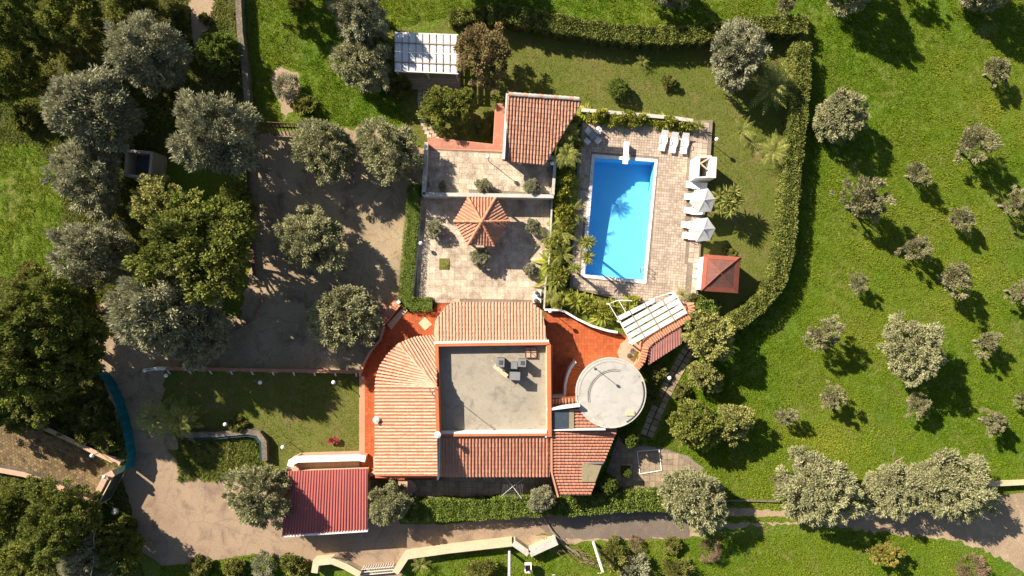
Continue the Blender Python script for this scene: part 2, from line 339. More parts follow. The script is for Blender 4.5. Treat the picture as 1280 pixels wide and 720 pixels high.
def offset_path(pts, w):
    pts = [Vector((p[0], p[1])) for p in pts]; L, Rr = [], []
    for i, p in enumerate(pts):
        d = Vector((0, 0))
        if i > 0: d += (p - pts[i - 1]).normalized()
        if i < len(pts) - 1: d += (pts[i + 1] - p).normalized()
        d = d.normalized(); n = Vector((-d.y, d.x)); k = 1.0
        if 0 < i < len(pts) - 1:
            d0 = (p - pts[i - 1]).normalized(); k = 1 / max(.5, abs(d.dot(d0)))
        L.append(p + n * w / 2 * k); Rr.append(p - n * w / 2 * k)
    return L, Rr
def ribbon(mb, pts, w, z0, z1):
    """a wall along world points, each stretch its own closed segment sharing mitred ends"""
    L, Rr = offset_path(pts, w)
    n = len(L); vs = []
    for i in range(n):
        vs += [(L[i].x, L[i].y, z0), (Rr[i].x, Rr[i].y, z0), (Rr[i].x, Rr[i].y, z1), (L[i].x, L[i].y, z1)]
    fs = [[0, 1, 2, 3], [4 * n - 1, 4 * n - 2, 4 * n - 3, 4 * n - 4]]
    for i in range(n - 1):
        a, b_ = 4 * i, 4 * i + 4
        for k in range(4): fs.append([a + k, b_ + k, b_ + (k + 1) % 4, a + (k + 1) % 4])
    mb.add(vs, fs)
def wall(name, label, cat, px, z0, z1, w, mat, cap_mat=None, cap_w=None, group=None, capname='coping'):
    pts = [W(x, y, z1) for x, y in px]; c = pts[0]
    t_ = thing(name, label, cat, (c.x, c.y, z0), group)
    mb = MB(); ribbon(mb, pts, w, z0, z1); mb.build('wall_body', mat, t_)
    if cap_mat:
        mb = MB(); ribbon(mb, pts, cap_w or w + .08, z1 + .003, z1 + .06); mb.build(capname, cap_mat, t_)
    return t_
def unit(v): return v / np.maximum(1e-9, np.linalg.norm(v, axis=-1, keepdims=True))
def blades(rng, P, D, L, Wd):
    n = len(P); D = unit(D); S = unit(np.cross(D, rng.normal(size=(n, 3)) * .75 + np.array([0, 0, 1.])))
    L = np.broadcast_to(np.asarray(L, float), (n,))[:, None]; Wd = np.broadcast_to(np.asarray(Wd, float), (n,))[:, None]
    return np.stack([P, P + D * L * .45 + S * Wd, P + D * L, P + D * L * .45 - S * Wd], 1)
def crown_mesh(name, seed, mat, ncl=90, nper=130, rc=.16, L=.11, Wd=.018, flat=.75, lobes=.16, gap=.0, rnd=.6, zc=1.05, low=-.4, core=.2, up=.25):
    rng = np.random.default_rng(seed)
    K = rng.normal(size=(7, 3)) * 2.4; ph = rng.uniform(0, 6.28, 7); am = rng.uniform(.4, 1, 7)
    d = unit(rng.normal(size=(ncl * 4, 3))); d = d[d[:, 2] > low][:ncl * 2]
    f = (np.cos(d @ K.T + ph) * am).sum(1) / am.sum() * 2.2
    if gap: d, f = d[f > -1 + gap], f[f > -1 + gap]
    d, f = d[:ncl], f[:ncl]; n = len(d)
    u = np.where(rng.uniform(size=n) < core, rng.uniform(.3, .7, n), rng.uniform(.74, 1.0, n))
    C = d * ((1 - lobes * .6 + lobes * f) * u)[:, None] * np.array([1, 1, flat])
    C *= .93
    rcl = rc * rng.uniform(.65, 1.35, n)
    P = np.repeat(C, nper, 0) + unit(rng.normal(size=(n * nper, 3))) * (rng.uniform(0, 1, (n * nper, 1)) ** .5) * np.repeat(rcl, nper)[:, None] * np.array([1, 1, .8])
    D = unit(np.repeat(C, nper, 0) + np.array([0, 0, up])) + (P - np.repeat(C, nper, 0)) / rc * .35 + rng.normal(size=P.shape) * rnd * .6
    V = blades(rng, P, D, L * rng.uniform(.6, 1.3, len(P)), Wd * rng.uniform(.7, 1.3, len(P)))
    V /= np.percentile(np.linalg.norm(V[:, 2, :2], axis=1), 96)
    V[:, :, 2] += zc
    T = np.zeros((len(P), 3)); cb = rng.uniform(.15, .85, n); ch = rng.uniform(0, 1, n)
    T[:, 0] = np.clip(np.repeat(cb, nper) * .6 + rng.uniform(0, .4, len(P)), 0, 1)
    T[:, 1] = np.clip(np.repeat(ch, nper) * .7 + rng.uniform(0, .3, len(P)), 0, 1)
    return np_mesh(name, V, 4, T, mat)
def trunk_mesh(name, seed, mat, r=.075, h=.6, limbs=5, spread=.55, top=1.2):
    rng = random.Random(seed); mb = MB()
    k = (rng.uniform(-.08, .08), rng.uniform(-.08, .08))
    mb.tube([(0, 0, -.04), (k[0] * .4, k[1] * .4, h * .3), (k[0], k[1], h * .65)], [r * 1.5, r, r * .85], 7)
    a0 = rng.uniform(0, 6)
    for i in range(limbs):
        a = a0 + i * 6.283 / limbs + rng.uniform(-.3, .3); s = spread * rng.uniform(.7, 1.1)
        mb.tube([(k[0], k[1], h * .6), (k[0] + math.cos(a) * s * .4, k[1] + math.sin(a) * s * .4, h * .95),
                 (k[0] + math.cos(a) * s, k[1] + math.sin(a) * s, top * rng.uniform(.9, 1.1))], [r * .6, r * .42, r * .14], 5)
    me_o = mb.build(name, mat); me = me_o.data; bpy.data.objects.remove(me_o); return me
CR, TK = {}, {}
for i in range(5):
    CR['olive', i] = crown_mesh('crown', 10 + i, M['olive'], 300, 95, .105, .082, .0125, .88, .24, core=.25, rnd=.95, low=-.85, zc=.95)
for i in range(3):
    CR['green_olive', i] = crown_mesh('crown', 20 + i, M['olive_green'], 300, 95, .10, .075, .0135, .88, .22, core=.25, rnd=.95, low=-.85, zc=.95)
for i in range(5):
    CR['field', i] = crown_mesh('crown', 30 + i, M['field_olive'], 80, 85, .125, .115, .017, .72, .5, gap=.45, core=.3)
for i in range(3):
    CR['broad', i] = crown_mesh('crown', 40 + i, M['broad'], 170, 75, .12, .075, .027, .8, .26, rnd=1.1, gap=.15)
for i in range(2):
    CR['lime', i] = crown_mesh('crown', 50 + i, M['lime'], 160, 75, .12, .075, .027, .8, .26, rnd=1.1, gap=.12)
for i in range(2):
    CR['wood', i] = crown_mesh('crown', 60 + i, M['wood_g'], 300, 100, .095, .055, .018, .9, .28, rnd=1.0, gap=.12, low=-.75)
CR['leafy', 0] = crown_mesh('crown', 73, M['banana'], 45, 26, .3, .42, .075, .7, .3, rnd=1.2, zc=.6, low=-.4)
CR['leafy', 1] = crown_mesh('crown', 74, M['banana'], 45, 26, .3, .36, .09, .7, .3, rnd=1.2, zc=.6, low=-.4)
CR['brown', 0] = crown_mesh('crown', 70, M['brownleaf'], 130, 100, .13, .07, .02, .8, .2, rnd=1.1)
CR['dry', 0] = crown_mesh('crown', 71, M['dry'], 60, 60, .16, .16, .009, .7, .3, zc=.5)
CR['yellow', 0] = crown_mesh('crown', 72, M['yellow'], 50, 70, .15, .12, .04, .6, .3, rnd=.9)
for i in range(4):
    CR['bush', i] = crown_mesh('crown', 80 + i, M['roughblade'], 60, 75, .2, .13, .045, .75, .3, rnd=1.0, zc=.45, low=-.3)
for i in range(2):
    CR['box', i] = crown_mesh('crown', 90 + i, M['boxhedge'], 420, 55, .085, .06, .024, .95, .03, rnd=1.0, zc=.9, low=-.8, core=.1)
for i in range(2):
    CR['grey_bush', i] = crown_mesh('crown', 95 + i, M['roughblade'] if i else M['olive'], 55, 80, .2, .13, .02, .75, .28, zc=.55, low=-.3)
for i in range(3): TK['olive', i] = trunk_mesh('trunk', 5 + i, M['palebark'])
TK['broad', 0] = trunk_mesh('trunk', 15, M['bark'], .05, .7, 6); TK['broad', 1] = trunk_mesh('trunk', 16, M['bark'], .045, .8, 5)
TK['bush', 0] = trunk_mesh('trunk', 17, M['bark'], .04, .22, 5, .45, .45)
cnt = [0]
def tree(name, label, px, py, r, kind, idx, cat='tree', group=None, tall=1.0, base=0.0, squash=1.0, trunk=None):
    """px, py, r: crown centre and radius in survey pixels"""
    cnt[0] += 1; Rm = r / PPM * .97
    me = CR[kind, idx]; zc = {'bush': .45, 'grey_bush': .55, 'dry': .5, 'leafy': .6, 'box': .9, 'olive': .95, 'green_olive': .95}.get(kind, 1.05)
    p = W(px, py, base + zc * Rm * tall); Rm *= p.x / ((px - 640) / PPM) if abs(px - 640) > 5 else 1
    o = thing(name, label, cat, (p.x, p.y, base), group)
    sq = random.uniform(.93, 1.07) if squash == 1 else 1; o.scale = (Rm * sq, Rm * squash / sq, Rm * tall); o.rotation_euler.z = (cnt[0] * 2.39) % 6.28 if squash == 1 else 0
    tk = trunk or ('olive' if kind in ('olive', 'green_olive', 'field') else 'bush' if kind in ('bush', 'grey_bush', 'dry', 'leafy') else 'broad')
    n = len([k for k in TK if k[0] == tk]); link('trunk', TK[tk, cnt[0] % n], o); link('crown', me, o)
    return o
def hedge(name, label, px, w, h, mat, dens=230, L=.17, Wd=.055, seed=1, base=0.0, wob=.11, group=None):
    rng = np.random.default_rng(seed); pts = [W(x, y, base + h) for x, y in px]; c = pts[0]
    o = thing(name, label, 'hedge', (c.x, c.y, base), group)
    # resample and wobble
    fine = []
    for a, b_ in zip(pts[:-1], pts[1:]):
        n = max(1, int((b_ - a).length / .6))
        for k in range(n): fine.append(a.lerp(b_, k / n))
    fine.append(pts[-1])
    mb = MB(); ribbon(mb, fine, w - .5, base, base + h - .3)
    mb.t = [(.4, .4, .4)] * len(mb.f); mb.build('inner_growth', mat, o)
    V = []; T = []
    P2 = np.array([[p.x, p.y] for p in fine]); seg = P2[1:] - P2[:-1]; ln = np.linalg.norm(seg, axis=1)
    per = 2 * h + w; n = int(ln.sum() * per * dens)
    si = rng.choice(len(seg), n, p=ln / ln.sum()); tt = rng.uniform(-.03, 1.03, n); q = rng.uniform(0, per, n)
    base_p = P2[si] + seg[si] * tt[:, None]; nr = unit(np.stack([-seg[si][:, 1], seg[si][:, 0]], 1))
    wob_l = np.sin(base_p[:, 0] * 2.1 + base_p[:, 1] * 1.7) * wob + np.sin(base_p[:, 0] * 5.3 - base_p[:, 1] * 4.1) * wob * .7
    hh = h + wob_l; ww = w / 2 + wob_l
    off = np.where(q < h, -ww, np.where(q < h + w, q - h - w / 2, ww)); z = np.where(q < h, q, np.where(q < h + w, hh, q - h - w))
    out = np.where((q < h)[:, None], np.concatenate([-nr, np.zeros((n, 1))], 1), np.where((q < h + w)[:, None], np.array([[0, 0, 1.]]), np.concatenate([nr, np.zeros((n, 1))], 1)))
    P = np.concatenate([base_p + nr * off[:, None], (base + z)[:, None]], 1) - out * rng.uniform(0, .24, (n, 1))
    D = out * .6 + np.array([0, 0, .3]) + rng.normal(size=(n, 3)) * .7
    Vv = blades(rng, P, D, L * rng.uniform(.6, 1.3, n), Wd * rng.uniform(.7, 1.3, n)) - np.array(wloc(o))
    cl = np.sin(P[:, 0] * 6 + np.sin(P[:, 1] * 5)) * .25 + .5
    T = np.stack([np.clip(cl + rng.uniform(-.4, .4, n), 0, 1), np.clip(cl * .6 + rng.uniform(-.2, .6, n), 0, 1), np.zeros(n)], 1)
    link('foliage', np_mesh('foliage', Vv, 4, T, mat), o)
    return o
# palms and broad-leaved garden plants
def frond_mesh(rng, mb, L, n=13, droop=.5, az=0, el=.9, w=.26, base=Vector((0, 0, 0)), leaf=.02):
    d = Vector((math.cos(az), math.sin(az), 0)); pts = []
    for i in range(7):
        s = i / 6; pts.append(base + d * L * s * (math.cos(el) + .25 * s) + Vector((0, 0, L * (math.sin(el) * s - droop * s * s))))
    mb.tube(pts, [.02, .018, .015, .012, .01, .008, .004], 4, False)
    side = Vector((-d.y, d.x, 0))
    for i in range(1, n + 1):
        s = .12 + .88 * i / n; k = min(5, int(s * 6)); p = pts[k].lerp(pts[k + 1], s * 6 - k) if k < 6 else pts[6]
        fw = (pts[k + 1] - pts[k]).normalized(); ll = L * w * math.sin(math.pi * min(1, .15 + s * .8)) * rng.uniform(.85, 1.15)
        mb.tint = (rng.uniform(.2, .9), rng.uniform(0, 1), 0)
        for sg in (-1, 1):
            tip = p + (side * sg * .85 + fw * .7).normalized() * ll + Vector((0, 0, -.25 * ll))
            b2 = p + fw * L * leaf * 2.2
            m_ = (p + tip) / 2 + fw * L * leaf * 1.6
            mb.add([p, m_, tip, b2 * .0 + (p + tip) / 2 - fw * L * leaf * .6], [[0, 1, 2, 3]])
def palm_proto(seed, nf, L, h, droop, mat, w=.26, n=12, rt=.13, els=(.2, 1.2)):
    rng = random.Random(seed); tr_ = MB(); lean = (rng.uniform(-.25, .25) * h / 3, rng.uniform(-.25, .25) * h / 3)
    tr_.tube([(0, 0, -.05), (lean[0] * .4, lean[1] * .4, h * .5), (lean[0], lean[1], h)], [rt * 1.25, rt, rt * .9], 8)
    lv = MB()
    for i in range(nf):
        frond_mesh(rng, lv, L * rng.uniform(.8, 1.1), n, droop * rng.uniform(.7, 1.2), i * 2.399 + rng.uniform(-.2, .2), els[0] + (els[1] - els[0]) * i / nf, w, Vector((lean[0], lean[1], h)))
    a = tr_.build('trunk', M['bark']); b_ = lv.build('fronds', mat); r = (a.data, b_.data)
    bpy.data.objects.remove(a); bpy.data.objects.remove(b_); return r
def rosette_proto(seed, heads, nl, L, Wd, h, mat, spread=.7):
    """yucca-like: branching stems each ending in a head of sword leaves"""
    rng = np.random.default_rng(seed); tr_ = MB(); V = []; T = []
    for k in range(heads):
        a = k * 2.4; s = spread * (k / max(1, heads)) ** .5 if heads > 1 else 0; c = np.array([math.cos(a) * s, math.sin(a) * s, h * rng.uniform(.8, 1.1)])
        tr_.tube([(0, 0, -.05), (c[0] * .4, c[1] * .4, h * .4), tuple(c)], [.09, .07, .05], 6)
        d = unit(rng.normal(size=(nl, 3)) * np.array([1, 1, .7]) + np.array([0, 0, .35]))
        V.append(blades(rng, np.repeat(c[None], nl, 0), d, L * rng.uniform(.7, 1.1, nl), Wd)); t_ = rng.uniform(0, 1, (nl, 3)); T.append(t_)
    a = tr_.build('trunk', M['bark']); me = a.data; bpy.data.objects.remove(a)
    return me, np_mesh('leaves', np.concatenate(V), 4, np.concatenate(T), mat)
def banana_proto(seed, nl, L, Wd, h, mat):
    rng = random.Random(seed); st = MB(); lv = MB()
    for k in range(3):
        a = k * 2.1; st.tube([(0, 0, -.05), (math.cos(a) * .15, math.sin(a) * .15, h * .9)], [.09, .05], 6)
    for i in range(nl):
        az = i * 2.399; el = rng.uniform(.25, 1.1); d = Vector((math.cos(az), math.sin(az), 0)); side = Vector((-d.y, d.x, 0)); ll = L * rng.uniform(.7, 1.15)
        b0 = Vector((math.cos(az) * .15, math.sin(az) * .15, h * rng.uniform(.55, 1))); vs = []; lv.tint = (rng.uniform(.1, .9), rng.uniform(0, 1), 0)
        for j in range(6):
            s = j / 5; p = b0 + d * ll * s * (math.cos(el) + .3 * s) + Vector((0, 0, ll * (math.sin(el) * s - .65 * s * s)))
            ww = Wd * (.12 + math.sin(math.pi * min(1, s * .9 + .08)))
            vs += [p + side * ww + Vector((0, 0, ww * .3)), p, p - side * ww + Vector((0, 0, ww * .3))]
        fs = []
        for j in range(5):
            a = j * 3; fs += [[a, a + 1, a + 4, a + 3], [a + 1, a + 2, a + 5, a + 4]]
        lv.add(vs, fs)
    a = st.build('stem', M['bark']); b_ = lv.build('leaves', mat); r = (a.data, b_.data)
    bpy.data.objects.remove(a); bpy.data.objects.remove(b_); return r
PR = {'palm': palm_proto(1, 22, 1.9, 1.6, .55, M['palm']), 'palm_tall': palm_proto(2, 24, 1.7, 4.6, .6, M['palm'], rt=.11),
      'palm_mid': palm_proto(5, 22, 1.7, 2.9, .55, M['palm'], rt=.12),
      'palm_hi': palm_proto(12, 26, 1.15, 2.9, .5, M['palm'], .3, rt=.11),
      'palm_small': palm_proto(3, 11, 1.0, .8, .5, M['palm'], rt=.08), 'palm_thin': palm_proto(4, 9, 1.9, 1.3, .35, M['palm'], .2, rt=.1, els=(.35, 1.1)),
      'yucca': rosette_proto(5, 11, 75, .8, .045, 2.3, M['palm'], .95), 'yucca_one': rosette_proto(6, 1, 90, .85, .035, 1.0, M['palm']),
      'yucca_three': rosette_proto(7, 3, 70, .7, .035, 3.4, M['palm'], .35),
      'banana': banana_proto(8, 22, 1.35, .15, 1.0, M['banana']), 'banana_low': banana_proto(9, 24, .95, .12, .6, M['banana'])}
def plant(name, label, px, py, kind, s=1.0, top=None, base=0.0, cat='plant', group=None):
    cnt[0] += 1
    h = {'palm': 1.6, 'palm_tall': 4.6, 'palm_mid': 2.9, 'palm_small': .8, 'palm_hi': 2.9, 'palm_thin': 1.3, 'yucca': 2.3, 'yucca_one': 1.0, 'yucca_three': 3.4, 'banana': 1.0, 'banana_low': .6}[kind] * s
    p = W(px, py, base + h); o = thing(name, label, cat, (p.x, p.y, base), group); o.scale = (s, s, s); o.rotation_euler.z = cnt[0] * 1.7
    a, b_ = PR[kind]; link('trunk' if 'banana' not in kind else 'stem', a, o); link(b_.name.split('.')[0], b_, o); return o
# barrel tiles
def tile_row(mb, e, t_, r=.12, L=.42, seg=3, rng=random, nrm=Vector((0, 0, 1)), tintlo=0, tinthi=1):
    e, t_ = Vector(e), Vector(t_); d = t_ - e; n = max(1, round(d.length / L)); d /= n; u = d.normalized()
    s = u.cross(nrm).normalized(); up = s.cross(u)
    for i in range(n):
        a = e + d * i - u * .02 + up * .022; b_ = e + d * (i + 1) + u * .01; r0, r1 = r * rng.uniform(.97, 1.05), r * .82
        a += s * rng.uniform(-.016, .016); mb.tint = (rng.uniform(tintlo, tinthi),) * 3; vs = []
        for c_, rr in ((a, r0), (b_, r1)):
            for k in range(seg + 1):
                an = math.pi * k / seg; vs.append(c_ + s * math.cos(an) * rr + up * math.sin(an) * rr * .8)
        q = seg + 1; fs = [[k, k + 1, q + k + 1, q + k] for k in range(seg)] + [list(range(seg, -1, -1))]
        mb.add(vs, fs)
def roof(parent, name, poly, rows, mat, chan, r=.12, th=.14, L=.42, label=None, seed=1, hi=1.0):
    """poly: list of (px,py,z) corners; rows: list of ((px,py,z) eave, (px,py,z) top)"""
    rng = random.Random(seed); P = [W(*p) for p in poly]
    mb = MB(); mb.slab(P, th); rf = mb.build(name, chan, parent, label)
    for e, t_ in rows:
        e, t_ = W(*e), W(*t_); e.z += .012; t_.z += .012
        mb = MB(); tile_row(mb, e, t_, r, L, 3, rng, tinthi=hi); mb.build('tile_row', mat, rf)
    return rf
def lerp3(a, b_, k): return tuple(a[i] + (b_[i] - a[i]) * k for i in range(3))
def rows_between(e0, e1, t0, t1, pitch):
    n = max(2, round(math.dist(e0[:2], e1[:2]) / pitch)); return [(lerp3(e0, e1, (i + .5) / n), lerp3(t0, t1, (i + .5) / n)) for i in range(n)]
def cap_row(mb, a, b_, r=.15, L=.4, rng=random): tile_row(mb, a, b_, r, L, 4, rng)

exec_parts = []
# ================================================================== the setting
mb = MB(); mb.add([(-500, -400, 0), (500, -400, 0), (500, 400, 0), (-500, 400, 0)], [[0, 1, 2, 3]])
tag(mb.build('ground', M['meadow']), kind='structure')
ROUGH = [(-60, -40), (235, -40), (305, -40), (312, 150), (325, 170), (200, 200), (190, 380), (140, 470), (165, 590), (170, 700), (200, 760), (-60, 760)]
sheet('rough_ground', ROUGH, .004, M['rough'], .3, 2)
LAWN = [(505, 112), (470, 100), (520, 60), (560, 22), (615, 18), (700, 34), (800, 45), (900, 40), (1008, 36), (1004, 110), (985, 260), (975, 345), (955, 372), (912, 412), (880, 396), (700, 396), (520, 396), (526, 240), (526, 180), (500, 140)]
CLEAR = [(-30, 178), (45, 180), (72, 215), (80, 260), (72, 300), (100, 345), (118, 372), (60, 352), (-30, 345)]
sheet('clearing', CLEAR, .008, M['meadow'], .3, 31)
sheet('lawn', LAWN, .004, M['lawn'], .12, 3)
LAWN2 = [(203, 468), (449, 468), (449, 575), (362, 580), (330, 600), (228, 600), (205, 560)]
sheet('lawn', LAWN2, .004, M['lawn'], .08, 4)
YARD = [(310, 172), (400, 160), (470, 160), (532, 185), (528, 240), (512, 300), (502, 385), (484, 408), (462, 440), (452, 466), (300, 463), (205, 462), (203, 520), (225, 560), (160, 560), (130, 480), (112, 420), (120, 378), (190, 380), (300, 400), (313, 330)]
sheet('yard', YARD, .008, M['yard'], .25, 5)
DRIVE = [(150, 592), (170, 555), (200, 552), (228, 585), (255, 600), (330, 600), (365, 580), (460, 575), (500, 655), (560, 655), (690, 640), (692, 664), (640, 676), (560, 688), (508, 698), (500, 722), (450, 722), (418, 702), (392, 704), (320, 692), (275, 700), (205, 708), (178, 690), (165, 640)]
sheet('driveway', DRIVE, .012, M['drive'], .1, 6)
ROAD = [(660, 646), (690, 634), (840, 634), (862, 640), (862, 672), (780, 673), (690, 674)]
sheet('road', ROAD, .016, M['road'], .12, 7)
VERGE = [(500, 700), (560, 684), (640, 672), (690, 664), (700, 668), (760, 668), (870, 660), (960, 658), (1040, 664), (1120, 670), (1190, 674), (1240, 690), (1300, 720), (1300, 600), (1240, 620), (1180, 640), (1060, 646), (960, 652), (880, 656), (870, 664), (760, 674), (690, 678), (640, 680), (560, 690)]
sheet('dirt_track', [(840, 664), (910, 660), (962, 655), (1010, 656), (1050, 660), (1120, 668), (1180, 672), (1220, 684), (1262, 702), (1300, 730), (1300, 612), (1262, 618), (1225, 628), (1150, 636), (1080, 636), (1020, 640), (960, 636), (900, 634), (862, 638)], .006, M['dirt'], .25, 8)
sheet('track_verge', [(870, 645), (960, 645.5), (1012, 648), (1018, 652), (960, 653), (900, 654), (868, 655)], .010, M['meadow'], .12, 9)
sheet('road_verge', [(500, 697), (560, 682), (640, 672), (690, 668), (780, 668), (880, 664), (880, 671), (790, 674), (700, 680), (640, 684), (560, 692)], .014, M['dirt'], .15, 10)
sheet('footpath', [(237, -20), (270, -20), (272, 18), (262, 34), (252, 40), (252, 75), (244, 78), (240, 40)], .008, M['dirt'], .2, 11)
sheet('bare_patch', [(128, 410), (152, 396), (160, 430), (165, 470), (140, 450)], .012, M['dirt'], .3, 12)
sheet('bare_patch', [(336, 100), (350, 82), (372, 90), (376, 112), (366, 140), (356, 150), (352, 130)], .008, M['dirt'], .25, 13)
COB = [(-30, 524), (0, 530), (40, 536), (92, 553), (140, 582), (152, 592), (142, 606), (128, 632), (118, 628), (100, 612), (62, 600), (0, 588), (-30, 584)]
cob = sheet('cobbled_lane', COB, .012, M['cobble'], 0)
pavers('sett', COB, .012, (.34, .26), M['cobble'], cob, rz=-.5, gap=.03, h=.03, jit=.012)
COURT = [(504, 592), (690, 592), (700, 622), (748, 622), (772, 545), (800, 556), (830, 560), (860, 570), (880, 585), (858, 600), (835, 612), (828, 624), (690, 634), (520, 634)]
court = sheet('court', COURT, .014, M['grout'], .05, 14)
pavers('paving_slab', COURT, .014, (.55, .55), M['courtstone'], court, rz=-.03, gap=.03, h=.025, bond=False, jit=.006)

# ------------------------------------------------------------------ patio, upper terrace, house terraces
def raised(name, px, z, mat, pav=None, size=(.5, .5), rz=0, gap=.015, holes=(), bond=True, seed=1):
    o = block(name, px, -.05, z, mat)
    if pav: pavers('floor_tile', px, z, size, pav, o, rz, gap, .022, holes, bond, .003, seed)
    return o
PATIO = [(522, 240), (690, 244), (685, 330), (682, 384), (664, 381), (545, 381), (538, 378), (516, 378), (518, 330)]
raised('patio', PATIO, .25, M['grout'], M['patio'], (.6, .6), -.02, .012, bond=False)
UPPER = [(532, 182), (690, 190), (690, 244), (530, 243)]
raised('upper_terrace', UPPER, 1.2, M['grout'], M['patio'], (.5, .5), -.05, .015, seed=2)
sheet('pink_walk', [(535, 172), (617, 181), (620, 130), (632, 131), (630, 187), (534, 185)], 1.25, M['pinkfloor'])
block('walk_bank', [(535, 171), (616, 180), (619, 129), (633, 130), (632, 190), (533, 186)], -.05, 1.24, M['peach'])
LT = [(449, 573), (449, 470), (453, 455), (462, 440), (474, 426), (480, 409), (500, 383), (512, 391), (541, 388), (545, 379), (566, 378), (566, 395), (552, 430), (552, 600), (470, 600), (449, 600)]
raised('house_terrace', LT, .5, M['terragrout'], M['terracotta'], (.3, .3), 0, .008, bond=False)
RT = [(682, 389), (700, 389), (716, 397), (735, 406), (760, 414), (786, 419), (795, 436), (790, 470), (735, 500), (684, 512), (676, 440)]
raised('house_terrace', RT, .5, M['terragrout'], M['terracotta'], (.3, .3), 0, .008, bond=False)
sheet('terrace_edge', [(449, 573), (449, 470), (456, 470), (456, 573)], .53, M['peach'])

# ------------------------------------------------------------------ pool deck and pool
DECK = [(728, 148), (843, 152), (891, 150), (888, 200), (882, 250), (876, 310), (872, 374), (858, 386), (790, 378), (712, 360), (714, 330), (722, 200)]
POOLO = [(740, 192.5), (822.5, 199), (808, 355), (725.5, 346.5)]
POOLI = [(743.5, 197.5), (818.5, 202.5), (804, 350), (731, 343)]
DZ = .3
deckmb = MB(); dp = PP(DECK, DZ); pi_ = PP(POOLI, DZ)
# deck body with the pool cut out: joined ring polygon
dv = [Vector((x, y)) for x, y in dp]; pv = [Vector((x, y)) for x, y in pi_]
import bmesh
from mathutils.geometry import tessellate_polygon
tri = tessellate_polygon([[v.to_3d() for v in dv], [v.to_3d() for v in pv]]); allv = dv + pv
deckmb.add([(v.x, v.y, DZ) for v in allv], [list(f) for f in tri])
n0 = len(dv)
for i in range(n0):
    a, b_ = dv[i], dv[(i + 1) % n0]; deckmb.poly([(a.x, a.y, DZ), (b_.x, b_.y, DZ), (b_.x, b_.y, -.05), (a.x, a.y, -.05)])
deck = tag(deckmb.build('pool_deck', M['grout']), kind='structure')
RZD = -math.atan2(6.5, 82.5)
pavers('deck_paver', [(728, 150), (843, 154), (862, 153), (858, 386), (790, 378), (713, 358), (722, 200)], DZ, (.25, .25), M['paver'], deck, RZD, .022, .025, [POOLO], False, .003)
pavers('deck_slab', [(863, 154), (890, 152), (887, 200), (881, 250), (875, 310), (871, 373), (859, 385)], DZ, (.5, .5), M['paver'], deck, RZD, .03, .028, [], False, .005, 5)
# terrain must open for the basin: the deck stands over it, so the pool is a sunk box with its own walls
pool = thing('swimming_pool', 'blue lined rectangular swimming pool with white coping sunk in the paved deck', 'pool', (*W2(775, 275), .0))
q = [Vector((x, y)) for x, y in pi_]
mb = MB(); zs = [-1.75, -1.75, -1.05, -1.05]
bt = [(q[0].x, q[0].y, zs[0]), (q[1].x, q[1].y, zs[1]), (q[2].x, q[2].y, zs[2]), (q[3].x, q[3].y, zs[3])]
tp = [(v.x, v.y, DZ - .01) for v in q]
k1 = .72
mA = [bt[0][i] + (bt[3][i] - bt[0][i]) * k1 for i in range(3)]; mB_ = [bt[1][i] + (bt[2][i] - bt[1][i]) * k1 for i in range(3)]
mA[2] = mB_[2] = -1.2
mb.poly([bt[0], bt[1], mB_, mA]); mb.poly([mA, mB_, bt[2], bt[3]])
for i in range(4):
    j = (i + 1) % 4
    mid = {1: [mB_], 3: [mA]}.get(i, []); mb.poly([tp[i], bt[i]] + mid + [bt[j], tp[j]])
mb.build('basin', M['liner'], pool)
mb = MB(); mb.poly([(v.x, v.y, DZ - .1) for v in q]); mb.build('water', M['water'], pool)
po = [Vector(p) for p in PP(POOLO, DZ + .05)]
for i in range(4):
    j = (i + 1) % 4; mb = MB(); n = 14 if i % 2 else 8
    for k in range(n):
        f0, f1 = k / n + .002, (k + 1) / n - .002
        mb.prism([tuple(po[i].lerp(po[j], f0)), tuple(po[i].lerp(po[j], f1)), tuple(q[i].lerp(q[j], f1)), tuple(q[i].lerp(q[j], f0))], DZ - .02, DZ + .05)
    mb.build('coping', M['white'], pool)
# the ground sheet is cut under the basin so that the water can be seen
bmx = bmesh.new(); gm = bpy.data.objects['ground'].data
hole = [(v.x, v.y) for v in q]
tri = tessellate_polygon([[Vector((-500, -400, 0)), Vector((500, -400, 0)), Vector((500, 400, 0)), Vector((-500, 400, 0))], [Vector((x, y, 0)) for x, y in hole]])
gv = [(-500, -400, 0), (500, -400, 0), (500, 400, 0), (-500, 400, 0)] + [(x, y, 0) for x, y in hole]
gm.clear_geometry(); gm.from_pydata(gv, [], [list(f) for f in tri])
lo = [o for o in COL.objects if o.name == 'lawn'][0]; lv_ = [tuple(v.co) for v in lo.data.vertices]
tri = tessellate_polygon([[Vector(v) for v in lv_], [Vector((x, y, .004)) for x, y in hole]])
lo.data.clear_geometry(); lo.data.from_pydata(lv_ + [(x, y, .004) for x, y in hole], [], [list(f) for f in tri])

